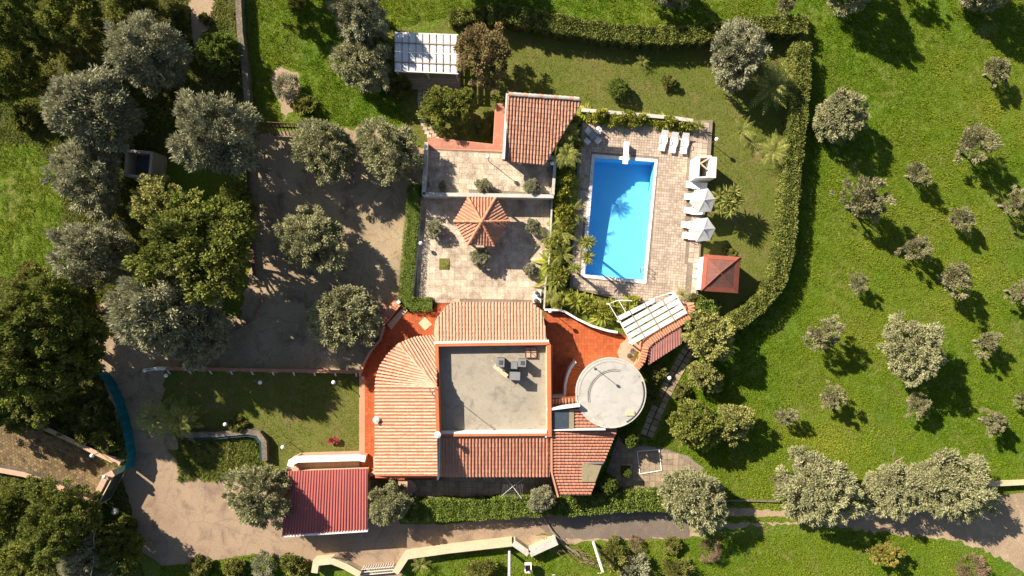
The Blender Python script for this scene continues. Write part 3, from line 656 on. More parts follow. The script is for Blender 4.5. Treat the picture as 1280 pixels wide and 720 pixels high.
# diving board, ladder
o = thing('diving_board', 'white plank diving board standing over the top edge of the pool', 'diving board', W(782, 184, DZ))
c0, c1 = W(783.5, 177, 1.0), W(781.5, 205, 1.0); mb = MB(); ribbon(mb, [c0, c1], .5, .93, 1.0); mb.build('plank', M['plastic'], o)
mb = MB(); mb.box((c0.x, c0.y - .35, .62), (.5, .5, .62), -.07); mb.build('pedestal', M['white'], o)
for sx in (-.22, .22): mb = MB(); mb.tube([c0 + Vector((sx, -.9, -.7)), c0 + Vector((sx, -.9, -.07))], .03); mb.build('support', M['grey'], o)
o = thing('pool_ladder', 'steel ladder with hooped rails at the lower right corner of the pool', 'ladder', W(806, 338, DZ))
for dy in (-.25, .25):
    p = W(806, 338, DZ) + Vector((0, dy, 0)); mb = MB(); mb.tube([p + Vector((.35, 0, 0)), p + Vector((.35, 0, .6)), p + Vector((.1, 0, .75)), p + Vector((-.25, 0, .5)), p + Vector((-.27, 0, -.8))], .025); mb.build('rail', M['grey'], o)
for k in range(3):
    mb = MB(); p = W(806, 338, DZ); mb.box((p.x - .27, p.y, -.15 - .25 * k + .0), (.08, .46, .03)); mb.build('rung', M['grey'], o)

# ================================================================== the house
H = thing('house', 'large villa with barrel tiled roofs round a flat grey roof deck', 'house', (*W2(615, 500), 0))
def planez(A, B, C):
    A, B, C = Vector(A), Vector(B), Vector(C); n = (B - A).cross(C - A)
    return lambda x, y: A.z - (n.x * (x - A.x) + n.y * (y - A.y)) / n.z
mb = MB(); mb.prism(PP([(478, 480), (488, 452), (512, 432), (550, 425), (560, 396), (672, 392), (680, 400), (680, 588), (480, 588)], 2.5), 0, 2.62); hw = mb.build('wall', M['orange'], H)
for k, px in enumerate((500, 530, 585, 640)):
    p = W(px, 588.3, 1.5); mb = MB(); mb.box((p.x, p.y, 1.65), (1.1, .06, 1.1)); wd = mb.build('window', M['white'], H)
    mb = MB(); mb.box((p.x, p.y - .035, 1.65), (.92, .03, .92)); mb.build('pane', M['glass'], wd)
p = W(612, 588.3, 1.2); mb = MB(); mb.box((p.x, p.y, 1.55), (1.0, .07, 2.1)); mb.build('door', M['rust'], H)
# west roof with its rounded end
EA = [(469, 484), (470, 471), (475, 457), (483, 445), (491, 436), (498, 430), (508, 425), (520, 421), (533, 419.5), (546, 419)]
ez, rz_ = 2.7, 4.9; AP = (546, 484, rz_); HP = (498, 430, ez)
rows = rows_between((469, 594, ez), (469, 486, ez), (547, 594, rz_), (546, 486, rz_), 4.15)
arcB = EA[:6]; arcA = EA[5:]
def on_poly(pts, f):
    ls = [math.dist(pts[i], pts[i + 1]) for i in range(len(pts) - 1)]; d = f * sum(ls)
    for i, l in enumerate(ls):
        if d <= l or i == len(ls) - 1:
            k = d / l; return (pts[i][0] + (pts[i + 1][0] - pts[i][0]) * k, pts[i][1] + (pts[i + 1][1] - pts[i][1]) * k)
        d -= l
nB = 14
for i in range(nB):
    f = (i + .3) / nB; e = on_poly(arcB, f); h = lerp3(AP, HP, f ** 1.75); rows.append(((e[0], e[1], ez), h))
zA = planez(HP, (546, 419, ez), AP)
nA = 13
for i in range(nA):
    e = on_poly(arcA, (i + .6) / nA); d = (.53, .85); best = (546 - e[0]) / d[0]
    # meet the hip line
    hx, hy = 48, 54; det = d[0] * (-hy) + hx * d[1]
    if abs(det) > 1e-6:
        rx, ry = HP[0] - e[0], HP[1] - e[1]; tt = (rx * (-hy) + hx * ry) / det; uu = (d[0] * ry - d[1] * rx) / det
        if tt > 1 and 0 <= uu <= 1: best = min(best, tt)
    x, y = e[0] + d[0] * best, e[1] + d[1] * best
    if best > 5: rows.append(((e[0], e[1], ez), (x, y, zA(x, y))))
roof(H, 'roof', [(468.5, 595, ez), (468.5, 484, ez)] + [(x, y, ez) for x, y in EA[1:6]] + [AP, (547, 595, rz_)], [r for r in rows[:len(rows)]], M['tile_left'], M['channel'], r=.1, seed=1)
rA = MB(); rA.slab([W(*AP), W(*HP)] + [W(x, y, ez) for x, y in EA[6:]], .14); rA.build('roof', M['channel'], H)
mb = MB(); cap_row(mb, W(498, 430, ez + .06), W(546, 484, rz_ + .06), .11); mb.build('hip_cap', M['tile_left'], H)
mb = MB(); ribbon(mb, [W(469, 596.3, ez), W(548, 596.3, ez)], .16, ez - .2, ez + .02); mb.build('fascia', M['orange'], H)
# north roof
NE = [(544, 427), (542.5, 415), (544, 401), (549, 394), (556, 385), (565, 377.5), (664, 378), (678, 389), (684, 427)]
zN = planez((565, 377.5, 2.8), (664, 377.5, 2.8), (600, 427, 3.9))
rows = []
for i in range(34):
    x = 546 + (i + .5) * (137 / 34)
    y = 377.8
    if x < 565: y = np.interp(x, [544, 549, 556, 565], [401, 394, 385, 378])
    if x > 664: y = np.interp(x, [664, 678, 683], [378, 389, 420])
    rows.append(((x, y, zN(x, y)), (x + .4, 426, zN(x, 426))))
roof(H, 'roof', [(x, y, zN(x, y)) for x, y in NE], rows, M['tile_top'], M['channel_cream'], r=.098, seed=2)
mb = MB(); ribbon(mb, [W(543, 428.5, 4.0), W(686, 426.3, 4.0)], .2, 3.6, 4.02); mb.build('ridge_gutter', M['white'], H)
# flat roof with parapet
fl = MB(); fl.prism(PP([(546, 431), (685, 429), (685, 543), (548, 544)], 3.2), 2.9, 3.2); fl.build('flat_roof', M['flatroof'], H)
for nm, path, w in (('north', [(544, 431.3), (687, 429.3)], .26), ('east', [(686, 430.5), (687, 546)], .36), ('south', [(548.5, 544.3), (685, 543.3)], .22), ('west', [(545.8, 432.6), (547.2, 485)], .3), ('west_high', [(545.6, 484), (547.4, 545.5)], .3)):
    pz = 5.05 if nm == 'west_high' else 4.12 if nm == 'west' else 4.05; mb = MB(); ribbon(mb, [W(x, y, pz) for x, y in path], w, 2.62, pz); mb.build('parapet', M['orange'], H)
mb = MB(); ribbon(mb, [W(550, 541.6, 4.0), W(683.5, 540.6, 4.0)], .2, 3.15, 4.0); mb.build('coping', M['white'], H)
mb = MB(); ribbon(mb, [W(683.2, 432, 3.9), W(683.6, 538, 3.9)], .1, 3.15, 3.9); mb.build('coping', M['cream'], H)
for k in range(36):                                   # red edge tiles hanging outside the east parapet
    y = 433 + k * 3.05; mb = MB() if k == 0 else mb
    if k == 0:
        p = W(688.6, y, 3.9); mb.box((p.x, p.y, 3.9), (.22, .15, .1)); e0 = mb.build('edge_tile', M['cap'], H); p0 = p
    else:
        p = W(688.6 + .3 * k / 36, y, 3.9); e = e0.copy(); COL.objects.link(e); e.location = (p.x - p0.x, p.y - p0.y, 0)
# south roof
rows = rows_between((552, 595.5, 2.7), (686, 595.5, 2.7), (552, 547.5, 3.7), (686, 546.5, 3.7), 4.2)
roof(H, 'roof', [(550, 596, 2.7), (550, 546.5, 3.7), (687, 545.5, 3.7), (687, 596, 2.7)], rows, M['tile_low'], M['channel_cream'], r=.112, seed=3)
mb = MB(); ribbon(mb, [W(549, 545, 3.8), W(548.6, 596, 2.75)], .14, 2.6, 3.86); mb.build('verge_cap', M['white'], H)
# east wing roof
zE = planez((689, 540, 3.7), (689, 600, 3.7), (771, 540, 2.7)); rx = lambda y: 771.5 - (y - 538) * (33.5 / 81)
lx = lambda y: 689.5 if y < 591 else 689.5 + (y - 591) * (8 / 28)
rows = []
ny = 21
for i in range(ny):
    y = 539.5 + (i + .5) * (79 / ny); x1 = rx(y) - .5
    if 579.5 < y < 603: x1 = 727
    rows.append(((x1, y, zE(x1, y)), (lx(y) + 1, y, zE(lx(y) + 1, y))))
for i in range(6):
    y = 512.5 + i * 4.0; x1 = 741 + i * 3; rows.append(((x1, y, zE(x1, y)), (718, y, zE(718, y))))
roof(H, 'roof', [(x, y, zE(x, y)) for x, y in [(688, 511), (760, 511), (771.5, 538), (738, 619), (697.5, 619), (689, 591)]], rows, M['tile_low'], M['channel_dark'], r=.115, L=.36, seed=4)
mb = MB(); mb.prism(PP([(690, 512), (764, 540), (735, 614), (700, 614), (692, 590)], 2.6), 0, 2.55); mb.build('wall', M['orange'], H)
sk = [(727.5, 580), (753, 579), (744, 602.5), (727.5, 602.5)]
mb = MB(); mb.slab([W(x, y, zE(x, y) + .12) for x, y in sk], .1); s_ = mb.build('skylight', M['skylight'], H)
mb = MB(); ribbon(mb, [W(727, 579.5, zE(727, 580) + .16), W(753.5, 578.5, zE(753, 580) + .16)], .1, 2.9, 3.28); mb.build('frame', M['grey'], s_)
sk = [(691.5, 513), (711, 512.5), (711, 535), (691.5, 536)]
mb = MB(); mb.slab([W(x, y, zE(x, y) + .12) for x, y in sk], .1); s_ = mb.build('skylight', M['glass'], H)
mb = MB(); mb.slab([W(x, y, zE(x, y) + .14) for x, y in [(711.3, 512.5), (717.5, 512), (717.5, 535), (711.3, 535.3)]], .1); mb.build('frame', M['skylight'], s_)
for a, b_, z, w in (((683, 512.3), (725, 507), 4.0, .2), ((690, 537.8), (757, 537), 3.82, .09)):
    mb = MB(); ribbon(mb, [W(*a, z), W(*b_, z)], w, 3.2, z); mb.build('verge_cap', M['white'], H)
mb = MB(); ribbon(mb, [W(689.3, 540, 3.8), W(689.6, 591, 3.8), W(697.5, 621, 3.7)], .16, 3.3, 3.84); mb.build('verge_cap', M['peach'], H)
# small tiled roof strip and stair beside the round tower
rows = rows_between((689, 509, 2.8), (722, 505.5, 2.8), (689, 499, 3.2), (722, 496, 3.2), 4.2)
roof(H, 'roof', [(687.5, 510, 2.8), (687.5, 498, 3.2), (724, 495, 3.2), (724, 506, 2.8)], rows, M['tile_old'], M['terracotta'], r=.11, seed=5)
cw = [(719.5, 452), (713, 461), (709, 471), (706.5, 483), (706, 496), (688.5, 497.5)]
mb = MB(); ribbon(mb, [W(x, y, 1.9) for x, y in cw], .22, .5, 1.9); mb.build('stair_wall', M['white'], H)
for k in range(11):
    f = k / 10; y = 456 + f * 38; a = np.interp(y, [452, 461, 471, 483, 496], [721, 714.5, 710.5, 708, 707.5]); z = .55 + f * 1.1
    mb = MB(); mb.prism(PP([(a, y - 1.8), (a + 16, y - 1.8 + 4 * (1 - f)), (a + 15, y + 1.7 + 4 * (1 - f)), (a - .4, y + 1.7)], z), .5, z); mb.build('step', M['terracotta'], H)
# round tower
TC = (763.6, 491); TZ = 3.35
def ring(cx, cy, r, z, n=48, a0=0, a1=360): return [W2(cx + r * math.cos(R_(a0 + (a1 - a0) * k / n)), cy + r * math.sin(R_(a0 + (a1 - a0) * k / n)), z) for k in range(n + (1 if a1 - a0 < 360 else 0))]
mb = MB(); mb.prism(ring(*TC, 37, TZ), 0, TZ - .3); mb.build('tower_wall', M['white'], H)
mb = MB(); mb.prism(ring(*TC, 42.6, TZ), TZ - .298, TZ); rr = mb.build('round_roof', M['roundroof'], H)
mb = MB(); a = ring(*TC, 43.4, TZ); a.append(a[0]); ribbon(mb, [Vector((*p, 0)) for p in a], .11, TZ - .25, TZ + .05); mb.build('rim', M['offwhite'], rr)
mb = MB(); a = ring(*TC, 40.6, TZ, 30, 175, 330); ribbon(mb, [Vector((*p, 0)) for p in a], .24, TZ - .1, TZ + .04); mb.build('curb', M['roundroof'], rr)
for a0, a1 in ((163, 196), (197.5, 222), (223.5, 249), (250.5, 272), (273.5, 296)):
    pts = ring(*TC, 38.6, TZ, 8, a0, a1) + ring(768, 495, 34, TZ, 8, a0 + 4, a1 + 2)[::-1]
    mb = MB(); mb.prism(pts, TZ + .003, TZ + .014); mb.build('roof_slab', M['roundroof'], rr)
for r in (33.2, 31.4):
    mb = MB(); mb.tube([Vector((*p, TZ + .045)) for p in ring(768, 495, r, TZ, 24, 166, 283)], .016, 5); mb.build('cable', M['grey'], rr)
mb = MB(); mb.tube([Vector((*p, TZ + .04)) for p in ring(*TC, 41.3, TZ, 24, -20, 62)], .07, 5); mb.build('pipe', M['dark'], rr)
p = W(787.5, 516.5, TZ); mb = MB(); mb.box((p.x, p.y, TZ + .05), (.8, .42, .1)); mb.build('hatch', M['cream'], rr)
# chimneys, masts and roof clutter
def chimney(px, py, sx, sy, h, mat, hole=True, z=3.2):
    p = W(px, py, z + h); mb = MB(); mb.box((p.x, p.y, z + h / 2), (sx, sy, h), -.05); c_ = mb.build('chimney', mat, H)
    mb = MB(); mb.box((p.x, p.y, z + h + .03), (sx + .1, sy + .1, .06), -.05); mb.build('chimney_cap', M['grey'], c_)
    if hole: mb = MB(); mb.box((p.x + .05, p.y, z + h + .07), (sx * .55, sy * .55, .04), -.05); mb.build('flue', M['dark'], c_)
chimney(625.5, 453, .62, .7, 1.3, M['stack']); chimney(652.5, 453.5, .62, .62, 1.15, M['stack']); chimney(642.5, 456.5, .5, .55, .8, M['stack'], False); chimney(643.5, 470, .85, .62, 1.3, M['stack'], False)
o = thing('board', 'long pale board lying between the chimneys on the flat roof', 'board', W(626, 463, 3.2))
mb = MB(); a, b_ = W(617.5, 457, 4.0), W(634, 470.5, 4.0); ribbon(mb, [a, b_], .36, 3.95, 4.0); mb.build('plank', M['cream'], o)
mb = MB(); mb.box((a.x + .3, a.y - .25, 3.57), (.1, .3, .74)); mb.build('bearer', M['dark'], o); mb = MB(); mb.box((b_.x - .3, b_.y + .25, 3.57), (.1, .3, .74)); mb.build('bearer', M['dark'], o)
o = thing('wire_rack', 'thin red brown metal rack beside the parapet of the flat roof', 'rack', W(663, 440, 3.2))
mb = MB(); z = 3.42; P4 = [W(656, 434, z), W(670.5, 434, z), W(670.5, 447, z), W(657, 447, z)]
mb.tube(P4 + [P4[0]], .03, 5); mb.tube([W(663, 434, z), W(663, 447, z)], .025, 5); mb.tube([W(656, 440, z), W(670.5, 440.5, z)], .025, 5); mb.tube([W(661, 438, z), W(671, 447, z)], .03, 5); mb.build('frame', M['rust'], o); mb = MB(); mb.slab([p - Vector((0, 0, .05)) for p in P4], .02); mb.build('sheet', M['pinkstone'], o)
for p in P4: mb = MB(); mb.tube([p, (p.x, p.y, 3.2)], .025, 5); mb.build('leg', M['rust'], o)
def mast(label, px, py, z0, z1, arms, dish=False):
    o = thing('antenna_mast', label, 'antenna', W(px, py, z0)); p = W(px, py, z0)
    mb = MB(); mb.tube([p, (p.x, p.y, z1)], .03, 6); mb.build('pole', M['grey'], o)
    for k in range(arms):
        mb = MB(); zz = z1 - .15 - k * .3; mb.tube([(p.x - .3, p.y + .45, zz), (p.x + .3, p.y - .45, zz)], .025, 4); mb.build('arm', M['grey'], o)
    if dish: mb = MB(); mb.ball((p.x, p.y, z1), .14, 8, 6); mb.build('cap', M['dark'], o)
mast('thin television mast rising from the west parapet of the flat roof', 546, 484, 4.2, 8.0, 2)
mast('short dark topped mast on the rim of the round roof', 741, 458, TZ, TZ + 2.0, 0, True)
for lab, px, py, z, mt in (('white chimney pot standing on the lower west tiled roof', 470, 525, 2.75, 'white'), ('white round vent at the foot of the flat roof corner', 547, 543.5, 5.0, 'plastic')):
    o = thing('roof_vent', lab, 'vent', W(px, py, z)); p = W(px, py, z + .5)
    mb = MB(); mb.lathe((p.x, p.y, z), [(.16, 0), (.16, .45)], 10); mb.build('pipe', M[mt], o); mb = MB(); mb.lathe((p.x, p.y, z + .45), [(.3, 0), (.3, .06), (.05, .16)], 12); mb.build('cowl', M[mt], o)
p = W(682.5, 545, 3.8); mb = MB(); mb.box((p.x, p.y, 3.85), (.3, .3, .3), .4, .5); mb.build('vent_hood', M['white'], H)
# doorstep canopy at the north west entrance
def P3(x, y, z): return W(x, y, z)
E = thing('entrance_steps', 'entrance steps with a tiled coping row and beige landing slabs by the clipped hedge', 'steps', W(485, 392, 0))
for k, (z, a, b_, c_, d_) in enumerate(((.32, (474, 398), (493, 374), (497, 378), (479, 402)), (.18, (471, 395), (490, 370), (493, 374), (475, 398)))):
    mb = MB(); mb.prism(PP([a, b_, c_, d_], z), 0, z); mb.build('step', M['pinkstone'] if k == 0 else M['pinkfloor'], E)
mb = MB(); mb.prism(PP([(477, 399.5), (495.5, 377), (500.5, 381.5), (482.5, 405)], .9), 0, .9); mb.build('parapet', M['peach'], E)
for k in range(9):
    f = (k + .5) / 9; a = (477.2 + 18 * f, 399.5 - 22.3 * f); mb = MB(); tile_row(mb, W(a[0] + 5, a[1] + 4.8, .95), W(*a, .97), .1, .3, 3, random); mb.build('cap_tile', M['cap'], E)
for q4 in ([(484, 406), (499, 389), (504.5, 393), (489, 412)], [(499, 389), (505, 384), (510, 388), (504.5, 393)], [(523, 404), (531, 396), (540, 405.5), (531.5, 413)]):
    mb = MB(); mb.prism(PP(q4, .56), .5, .56); mb.build('landing_slab', M['cream'], E)
mb = MB(); p = W(498, 377.5, 1.3); mb.box((p.x, p.y, .65), (.3, .3, 1.3), .7); mb.build('gatepost', M['white'], E)
wall('terrace_wall', 'thin white topped wall curving along the north west terrace of the house', 'wall', [(480, 408), (475, 425), (462, 441), (455, 454), (449.5, 470)], 0, 1.2, .16, M['orange'], M['pinkstone'], .2)
wall('terrace_wall', 'white garden wall curving along the top of the east terrace', 'wall', [(680.5, 387), (700, 387.5), (706, 389.5), (722, 399), (740, 407.5), (760, 413.5), (772, 415.5)], 0, 1.2, .18, M['white'], M['white'], .2)
# ================================================================== outbuildings
def posts(parent, pts, z0, z1, r, mat, name='post'):
    for x, y in pts:
        p = W(x, y, z1); mb = MB(); mb.box((p.x, p.y, (z0 + z1) / 2), (r * 2, r * 2, z1 - z0)); mb.build(name, mat, parent)
# tiled shed on the upper terrace
S = thing('tiled_shed', 'open shed with a slanting old tile roof beside the pool planting', 'shed', W(672, 165, 1.2))
zS = planez((633, 117, 4.3), (726, 125, 4.3), (654, 206, 3.2))
NR = 23; rows = []
for i in range(NR):
    f = (i + .5) / NR; t_ = (634 + 91.5 * f, 119.5 + 8 * f)
    d = (-.052, 1); ymax = 201 + f * 8
    x, y = t_[0] + d[0] * (ymax - t_[1]), ymax
    lim = lambda x_: 206 - (x_ - 680) * (76 / 46)
    while x > 680 and y > lim(x): y -= 1; x = t_[0] + d[0] * (y - t_[1])
    if y - t_[1] > 4: rows.append(((x, y, zS(x, y)), (*t_, zS(*t_))))
roof(S, 'roof', [(x, y, zS(x, y)) for x, y in [(634, 118), (726, 126), (727, 129), (681, 206), (678, 206.5), (629, 201)]], rows, M['tile_old'], M['channel_dark'], r=.104, seed=8)
for k in range(14):
    f = k / 14; a, b_ = W(636 + 88 * f, 117.5 + 6.2 * f, 4.38), W(636 + 88 * (f + 1 / 14.3), 117.5 + 6.2 * (f + 1 / 14.3), 4.38)
    mb = MB(); cap_row(mb, a, b_, .2, .5); mb.build('ridge_tile', M['offwhite'] if k % 3 else M['pinkstone'], S)
mb = MB(); ribbon(mb, [W(634, 115, 4.35), W(629.5, 200, 3.3)], .22, 2.9, 4.36 - .5); mb.build('verge_cap', M['white'], S)
mb = MB(); mb.prism(PP([(640, 122), (718, 128), (716, 136), (638, 130)], 3.5), -.05, 3.4); mb.build('back_wall', M['peach'], S)
mb = MB(); mb.prism(PP([(634, 122), (641, 122), (637, 196), (631, 196)], 3.0), 1.2, 3.1); mb.build('side_wall', M['peach'], S)
posts(S, [(676, 200), (650, 199)], 1.2, 3.0, .12, M['white'])
# hexagonal gazebo
G = thing('gazebo', 'hexagonal gazebo with six tiled roof faces and ridge caps on the pale patio', 'gazebo', W(602, 277, .25))
zc, ze = 3.75, 2.55; hexp = [(585, 247), (619.5, 247), (636.5, 276.5), (617.5, 307), (585, 306), (567.5, 276.5)]; apx = (602, 277)
for k in range(6):
    a, b_ = hexp[k], hexp[(k + 1) % 6]; P = [(a[0], a[1], ze), (b_[0], b_[1], ze), (apx[0], apx[1], zc)]
    rows = []; n = 9; m_ = ((a[0] + b_[0]) / 2, (a[1] + b_[1]) / 2); u = (apx[0] - m_[0], apx[1] - m_[1])
    for i in range(n):
        f = (i + .5) / n; s = 1 - abs(2 * f - 1); e = (a[0] + (b_[0] - a[0]) * f, a[1] + (b_[1] - a[1]) * f)
        rows.append(((*e, ze), (e[0] + u[0] * s * .96, e[1] + u[1] * s * .96, ze + (zc - ze) * s * .96)))
    if k == 5: rows = rows
    roof(G, 'roof', P, rows, M['tile_old'] if k != 5 else M['tile_top'], M['peach'] if k not in (5, 0) else M['channel'], r=.09, th=.08, seed=20 + k)
    mb = MB(); cap_row(mb, W(*hexp[k], ze + .12), W(*apx, zc + .12), .13, .3); mb.build('hip_cap', M['cap'], G)
mb = MB(); mb.ball(W(*apx, zc + .2), .2, 10, 6); mb.build('finial', M['cap'], G)
posts(G, [((x - 602) * .9 + 602, (y - 277) * .9 + 277) for x, y in hexp], .25, 2.5, .07, M['white'])
mb = MB(); hp = [W((x - 602) * .9 + 602, (y - 277) * .9 + 277, .9) for x, y in hexp]; ribbon(mb, hp[1:] + hp[:1], .06, .75, .85); mb.build('railing', M['white'], G)
# white pergola over the porch at the top
P_ = thing('pergola', 'white louvred pergola over a plank porch in front of the brown leaved tree', 'pergola', W(533, 72, 0))
C4 = [(494, 40.5), (572, 43.5), (572, 92), (494, 88.5)]; z = 2.5
bil = lambda u, v, Q: (Q[0][0] * (1 - u) * (1 - v) + Q[1][0] * u * (1 - v) + Q[2][0] * u * v + Q[3][0] * (1 - u) * v, Q[0][1] * (1 - u) * (1 - v) + Q[1][1] * u * (1 - v) + Q[2][1] * u * v + Q[3][1] * (1 - u) * v)
vs_ = [0, .26, .505, .765, 1]; rng = random.Random(4)
for i in range(9):
    for j in range(4):
        u0, u1 = (i + .06) / 9, (i + .84) / 9; v0, v1 = vs_[j] + .006, vs_[j + 1] - .006
        mb = MB(); mb.tint = (rng.uniform(.1, .9),) * 3; mb.slab([W(*bil(u, v, C4), z + .1 + rng.uniform(-.01, .01)) for u, v in ((u0, v0), (u1, v0), (u1, v1), (u0, v1))], .03); mb.build('panel', M['panel'], P_)
for v, mt, hh in ((0, 'white', .08), (.26, 'beam', .16), (.505, 'white', .12), (.765, 'beam', .16), (1, 'white', .1)):
    mb = MB(); ribbon(mb, [W(*bil(-.01, v, C4), z + hh), W(*bil(1.01, v, C4), z + hh)], .09, z - .1, z + hh); mb.build('beam', M[mt], P_)
for i in range(10):
    u = max(0.0, (i - .08) / 9); mb = MB(); ribbon(mb, [W(*bil(u, 0.01, C4), z), W(*bil(u, .99, C4), z)], .06, z - .12, z + .05); mb.build('rafter', M['white'], P_)
posts(P_, [(495, 42), (533, 43.5), (570, 45), (495, 87), (533, 89), (570, 91)], 0, z, .06, M['white'])
tag(block('porch', [(496, 52), (576, 52), (576, 112), (505, 110), (497, 104)], -.05, .1, M['grout']), kind='structure'); porch = bpy.data.objects['porch']
for k in range(14):
    mb = MB(); mb.tint = (rng.uniform(0, 1),) * 3; y = 60 + k * 3.7; mb.prism(PP([(498, y), (575, y + 1), (575, y + 4.2), (498, y + 3.2)], .14), .1, .14); mb.build('plank', M['plank'], porch)
# pergola and lean-to beside the east terrace
Q_ = thing('pergola', 'tilted white sheet pergola beside the curved tile topped wall', 'pergola', W(815, 400, .3))
CL = [(775.2, 403), (843.5, 365.3), (859.3, 391.8), (790.5, 431.5)]; z = 2.4; vv = [0, .253, .5, .75, 1]; uu = [0, .23, .5, .77, 1]
def pan(u0, u1, v0, v1, CLq, k=0): 
    mb = MB(); mb.tint = (rng.uniform(.1, .9),) * 3; mb.slab([W(*bil(u, v, CLq), z + .1 + rng.uniform(-.012, .012)) for u, v in ((u0, v0), (u1, v0), (u1, v1), (u0, v1))], .03); mb.build('panel', M['panel'], Q_)
for j in range(4):
    for i in range(4): pan(uu[i] + .006, uu[i + 1] - .006, vv[j] + .04, vv[j + 1] - .02, CL)
CT = [(771, 395.8), (818, 372.8), (819.8, 377.4), (775.0, 401)]
for i in range(3): pan([0, .34, .74][i] + .01, [.34, .74, 1][i] - .01, 0, .95, CT)
for u in (0.004, .23, .5, .77, .996):
    mb = MB(); ribbon(mb, [W(*bil(u, -.02, CL), z + .16), W(*bil(u, 1.0, CL), z + .16)], .07, z - .12, z + .15); mb.build('beam', M['beam'] if 0.1 < u < .9 else M['white'], Q_)
for v in (.12, .37, .62, .87):
    mb = MB(); ribbon(mb, [W(*bil(0, v, CL), z + .04), W(*bil(1, v, CL), z + .04)], .05, z - .1, z + .06); mb.build('rafter', M['beam'], Q_)
mb = MB(); mb.tube([W(775, 403, z), W(761, 379.5, z), W(773, 375.3, z), W(790, 376, z)], .045, 6); mb.tube([W(773.5, 375.3, z), W(782, 390, z)], .04, 6); mb.tube([W(818, 372.5, z), W(842, 365, z)], .04, 6); mb.build('open_frame', M['white'], Q_)
posts(Q_, [(762, 380), (775.5, 402.5), (791, 430), (842.5, 366.5), (858, 391), (818, 374)], .3, z, .06, M['white'])
TW = thing('tile_topped_wall', 'curving garden wall topped with a row of orange tiles beside the red lean-to', 'wall', W(830, 413, 0))
tw = [(863, 379), (864.8, 386), (862, 395), (850, 403), (830, 415), (813, 426.5), (807, 433), (805.5, 441), (802, 452), (793, 462.5)]
tws = [W(x, y, 2.2) for x, y in tw]; mb = MB(); ribbon(mb, tws, .4, 0, 2.2); mb.build('wall_body', M['peach'], TW)
cap0 = None; tot = sum((tws[i + 1] - tws[i]).length for i in range(len(tws) - 1)); nT = int(tot / .24); LL, RR = offset_path(tws, 1); 
acc = 0; ki = 0
for k in range(nT):
    d = (k + .5) * tot / nT; i = 0; s = 0
    while i < len(tws) - 2 and s + (tws[i + 1] - tws[i]).length < d: s += (tws[i + 1] - tws[i]).length; i += 1
    a, b_ = tws[i], tws[i + 1]; p = a.lerp(b_, (d - s) / (b_ - a).length); an = math.atan2((b_ - a).y, (b_ - a).x)
    if cap0 is None:
        mb = MB(); mb.tint = (.6, .6, .6); tile_row(mb, (0, -.29, .03), (0, .29, .03), .125, .6, 4); cap0 = mb.build('cap_tile', M['cap']); o = cap0
    else: o = cap0.copy(); COL.objects.link(o)
    o.parent = TW; w = wloc(TW); o.location = (p.x - w.x, p.y - w.y, 2.2 - w.z); o.rotation_euler.z = an + random.uniform(-.04, .04)
LN = thing('lean_to', 'red corrugated lean-to roof behind the tile topped wall', 'lean-to', W(830, 432, 0))
q4 = [(811, 431.5, 2.15), (851.5, 407.5, 2.15), (852, 429.5, 1.9), (810, 456.5, 1.9)]
mb = MB(); mb.slab([W(*p) for p in q4], .03); mb.build('roof_sheet', M['pinkmetal'], LN)
for k in range(13):
    f = (k + .3) / 13; a, b_ = lerp3(q4[0], q4[1], f), lerp3(q4[3], q4[2], f); mb = MB(); tile_row(mb, W(*b_) + Vector((0, 0, .004)), W(*a) + Vector((0, 0, .004)), .035, 3, 3); mb.build('rib', M['pinkmetal'], LN)
posts(LN, [(812, 453), (850, 429), (831, 441)], 0, 1.85, .05, M['rust'])
o = block('planter_bed', [(786, 419), (800, 433), (804.5, 437), (803, 449), (797, 456), (790, 461), (784, 455), (775, 450), (772, 441), (776, 430), (783, 424)], -.05, .62, M['pinkstone'])
for k, (x, y) in enumerate(((790.5, 438.5), (786.5, 444.5))):
    t_ = thing('flower_pot', ('round brown flower pot on the pale bed, nearer the pergola', 'round brown flower pot on the pale bed, nearer the round roof')[k], 'flower pot', W(x, y, .62), 'brown pots by the curved wall')
    p = W(x, y, .62); mb = MB(); mb.lathe(p, [(.16, 0), (.24, .32), (.27, .32), (.27, .38)], 12); mb.build('pot', M['rust'], t_); mb = MB(); mb.lathe((p.x, p.y, p.z + .382), [(.21, 0), (.05, .03)], 10); mb.build('soil', M['dark'], t_)
plant('potted_palm', 'small spiky palm in the pale bed beside the round roof', 796, 446, 'palm_small', .8, base=.6)
# garage
GA = thing('garage', 'garage with a red corrugated metal roof between two olive trees', 'garage', W(408, 630, 0))
g4 = [(359.5, 589, 3.0), (459.5, 585.6, 3.0), (459.3, 662, 2.75), (352.5, 669, 2.75)]
mb = MB(); mb.slab([W(*p) for p in g4], .05); mb.build('roof_sheet', M['redmetal'], GA); rng = random.Random(3)
for k in range(29):
    f = (k + .5) / 29; a, b_ = lerp3(g4[0], g4[1], f), lerp3(g4[3], g4[2], f); mb = MB(); tile_row(mb, W(*b_) + Vector((0, 0, .004)), W(*a) + Vector((0, 0, .004)), .075, 9, 4, rng); mb.build('rib', M['redmetal'], GA)
mb = MB(); ribbon(mb, [W(352, 670.3, 2.75), W(459.5, 663.3, 2.75)], .2, 2.3, 2.78); mb.build('gutter', M['white'], GA)
mb = MB(); mb.prism(PP([(365, 594), (456, 591), (456, 657), (360, 663)], 2.6), 0, 2.6); mb.build('wall', M['cream'], GA)
p0, p1 = W(375, 665, 1.1), W(412, 661, 1.1); mb = MB(); ribbon(mb, [W(380, 659.6, 2), W(436, 656.2, 2)], .12, 0, 2.1); mb.build('garage_door', M['rust'], GA)
tag(block('garage_yard', [(366, 572), (470, 570), (470, 596), (362, 596)], -.05, .45, M['pinkstone']), kind='structure')
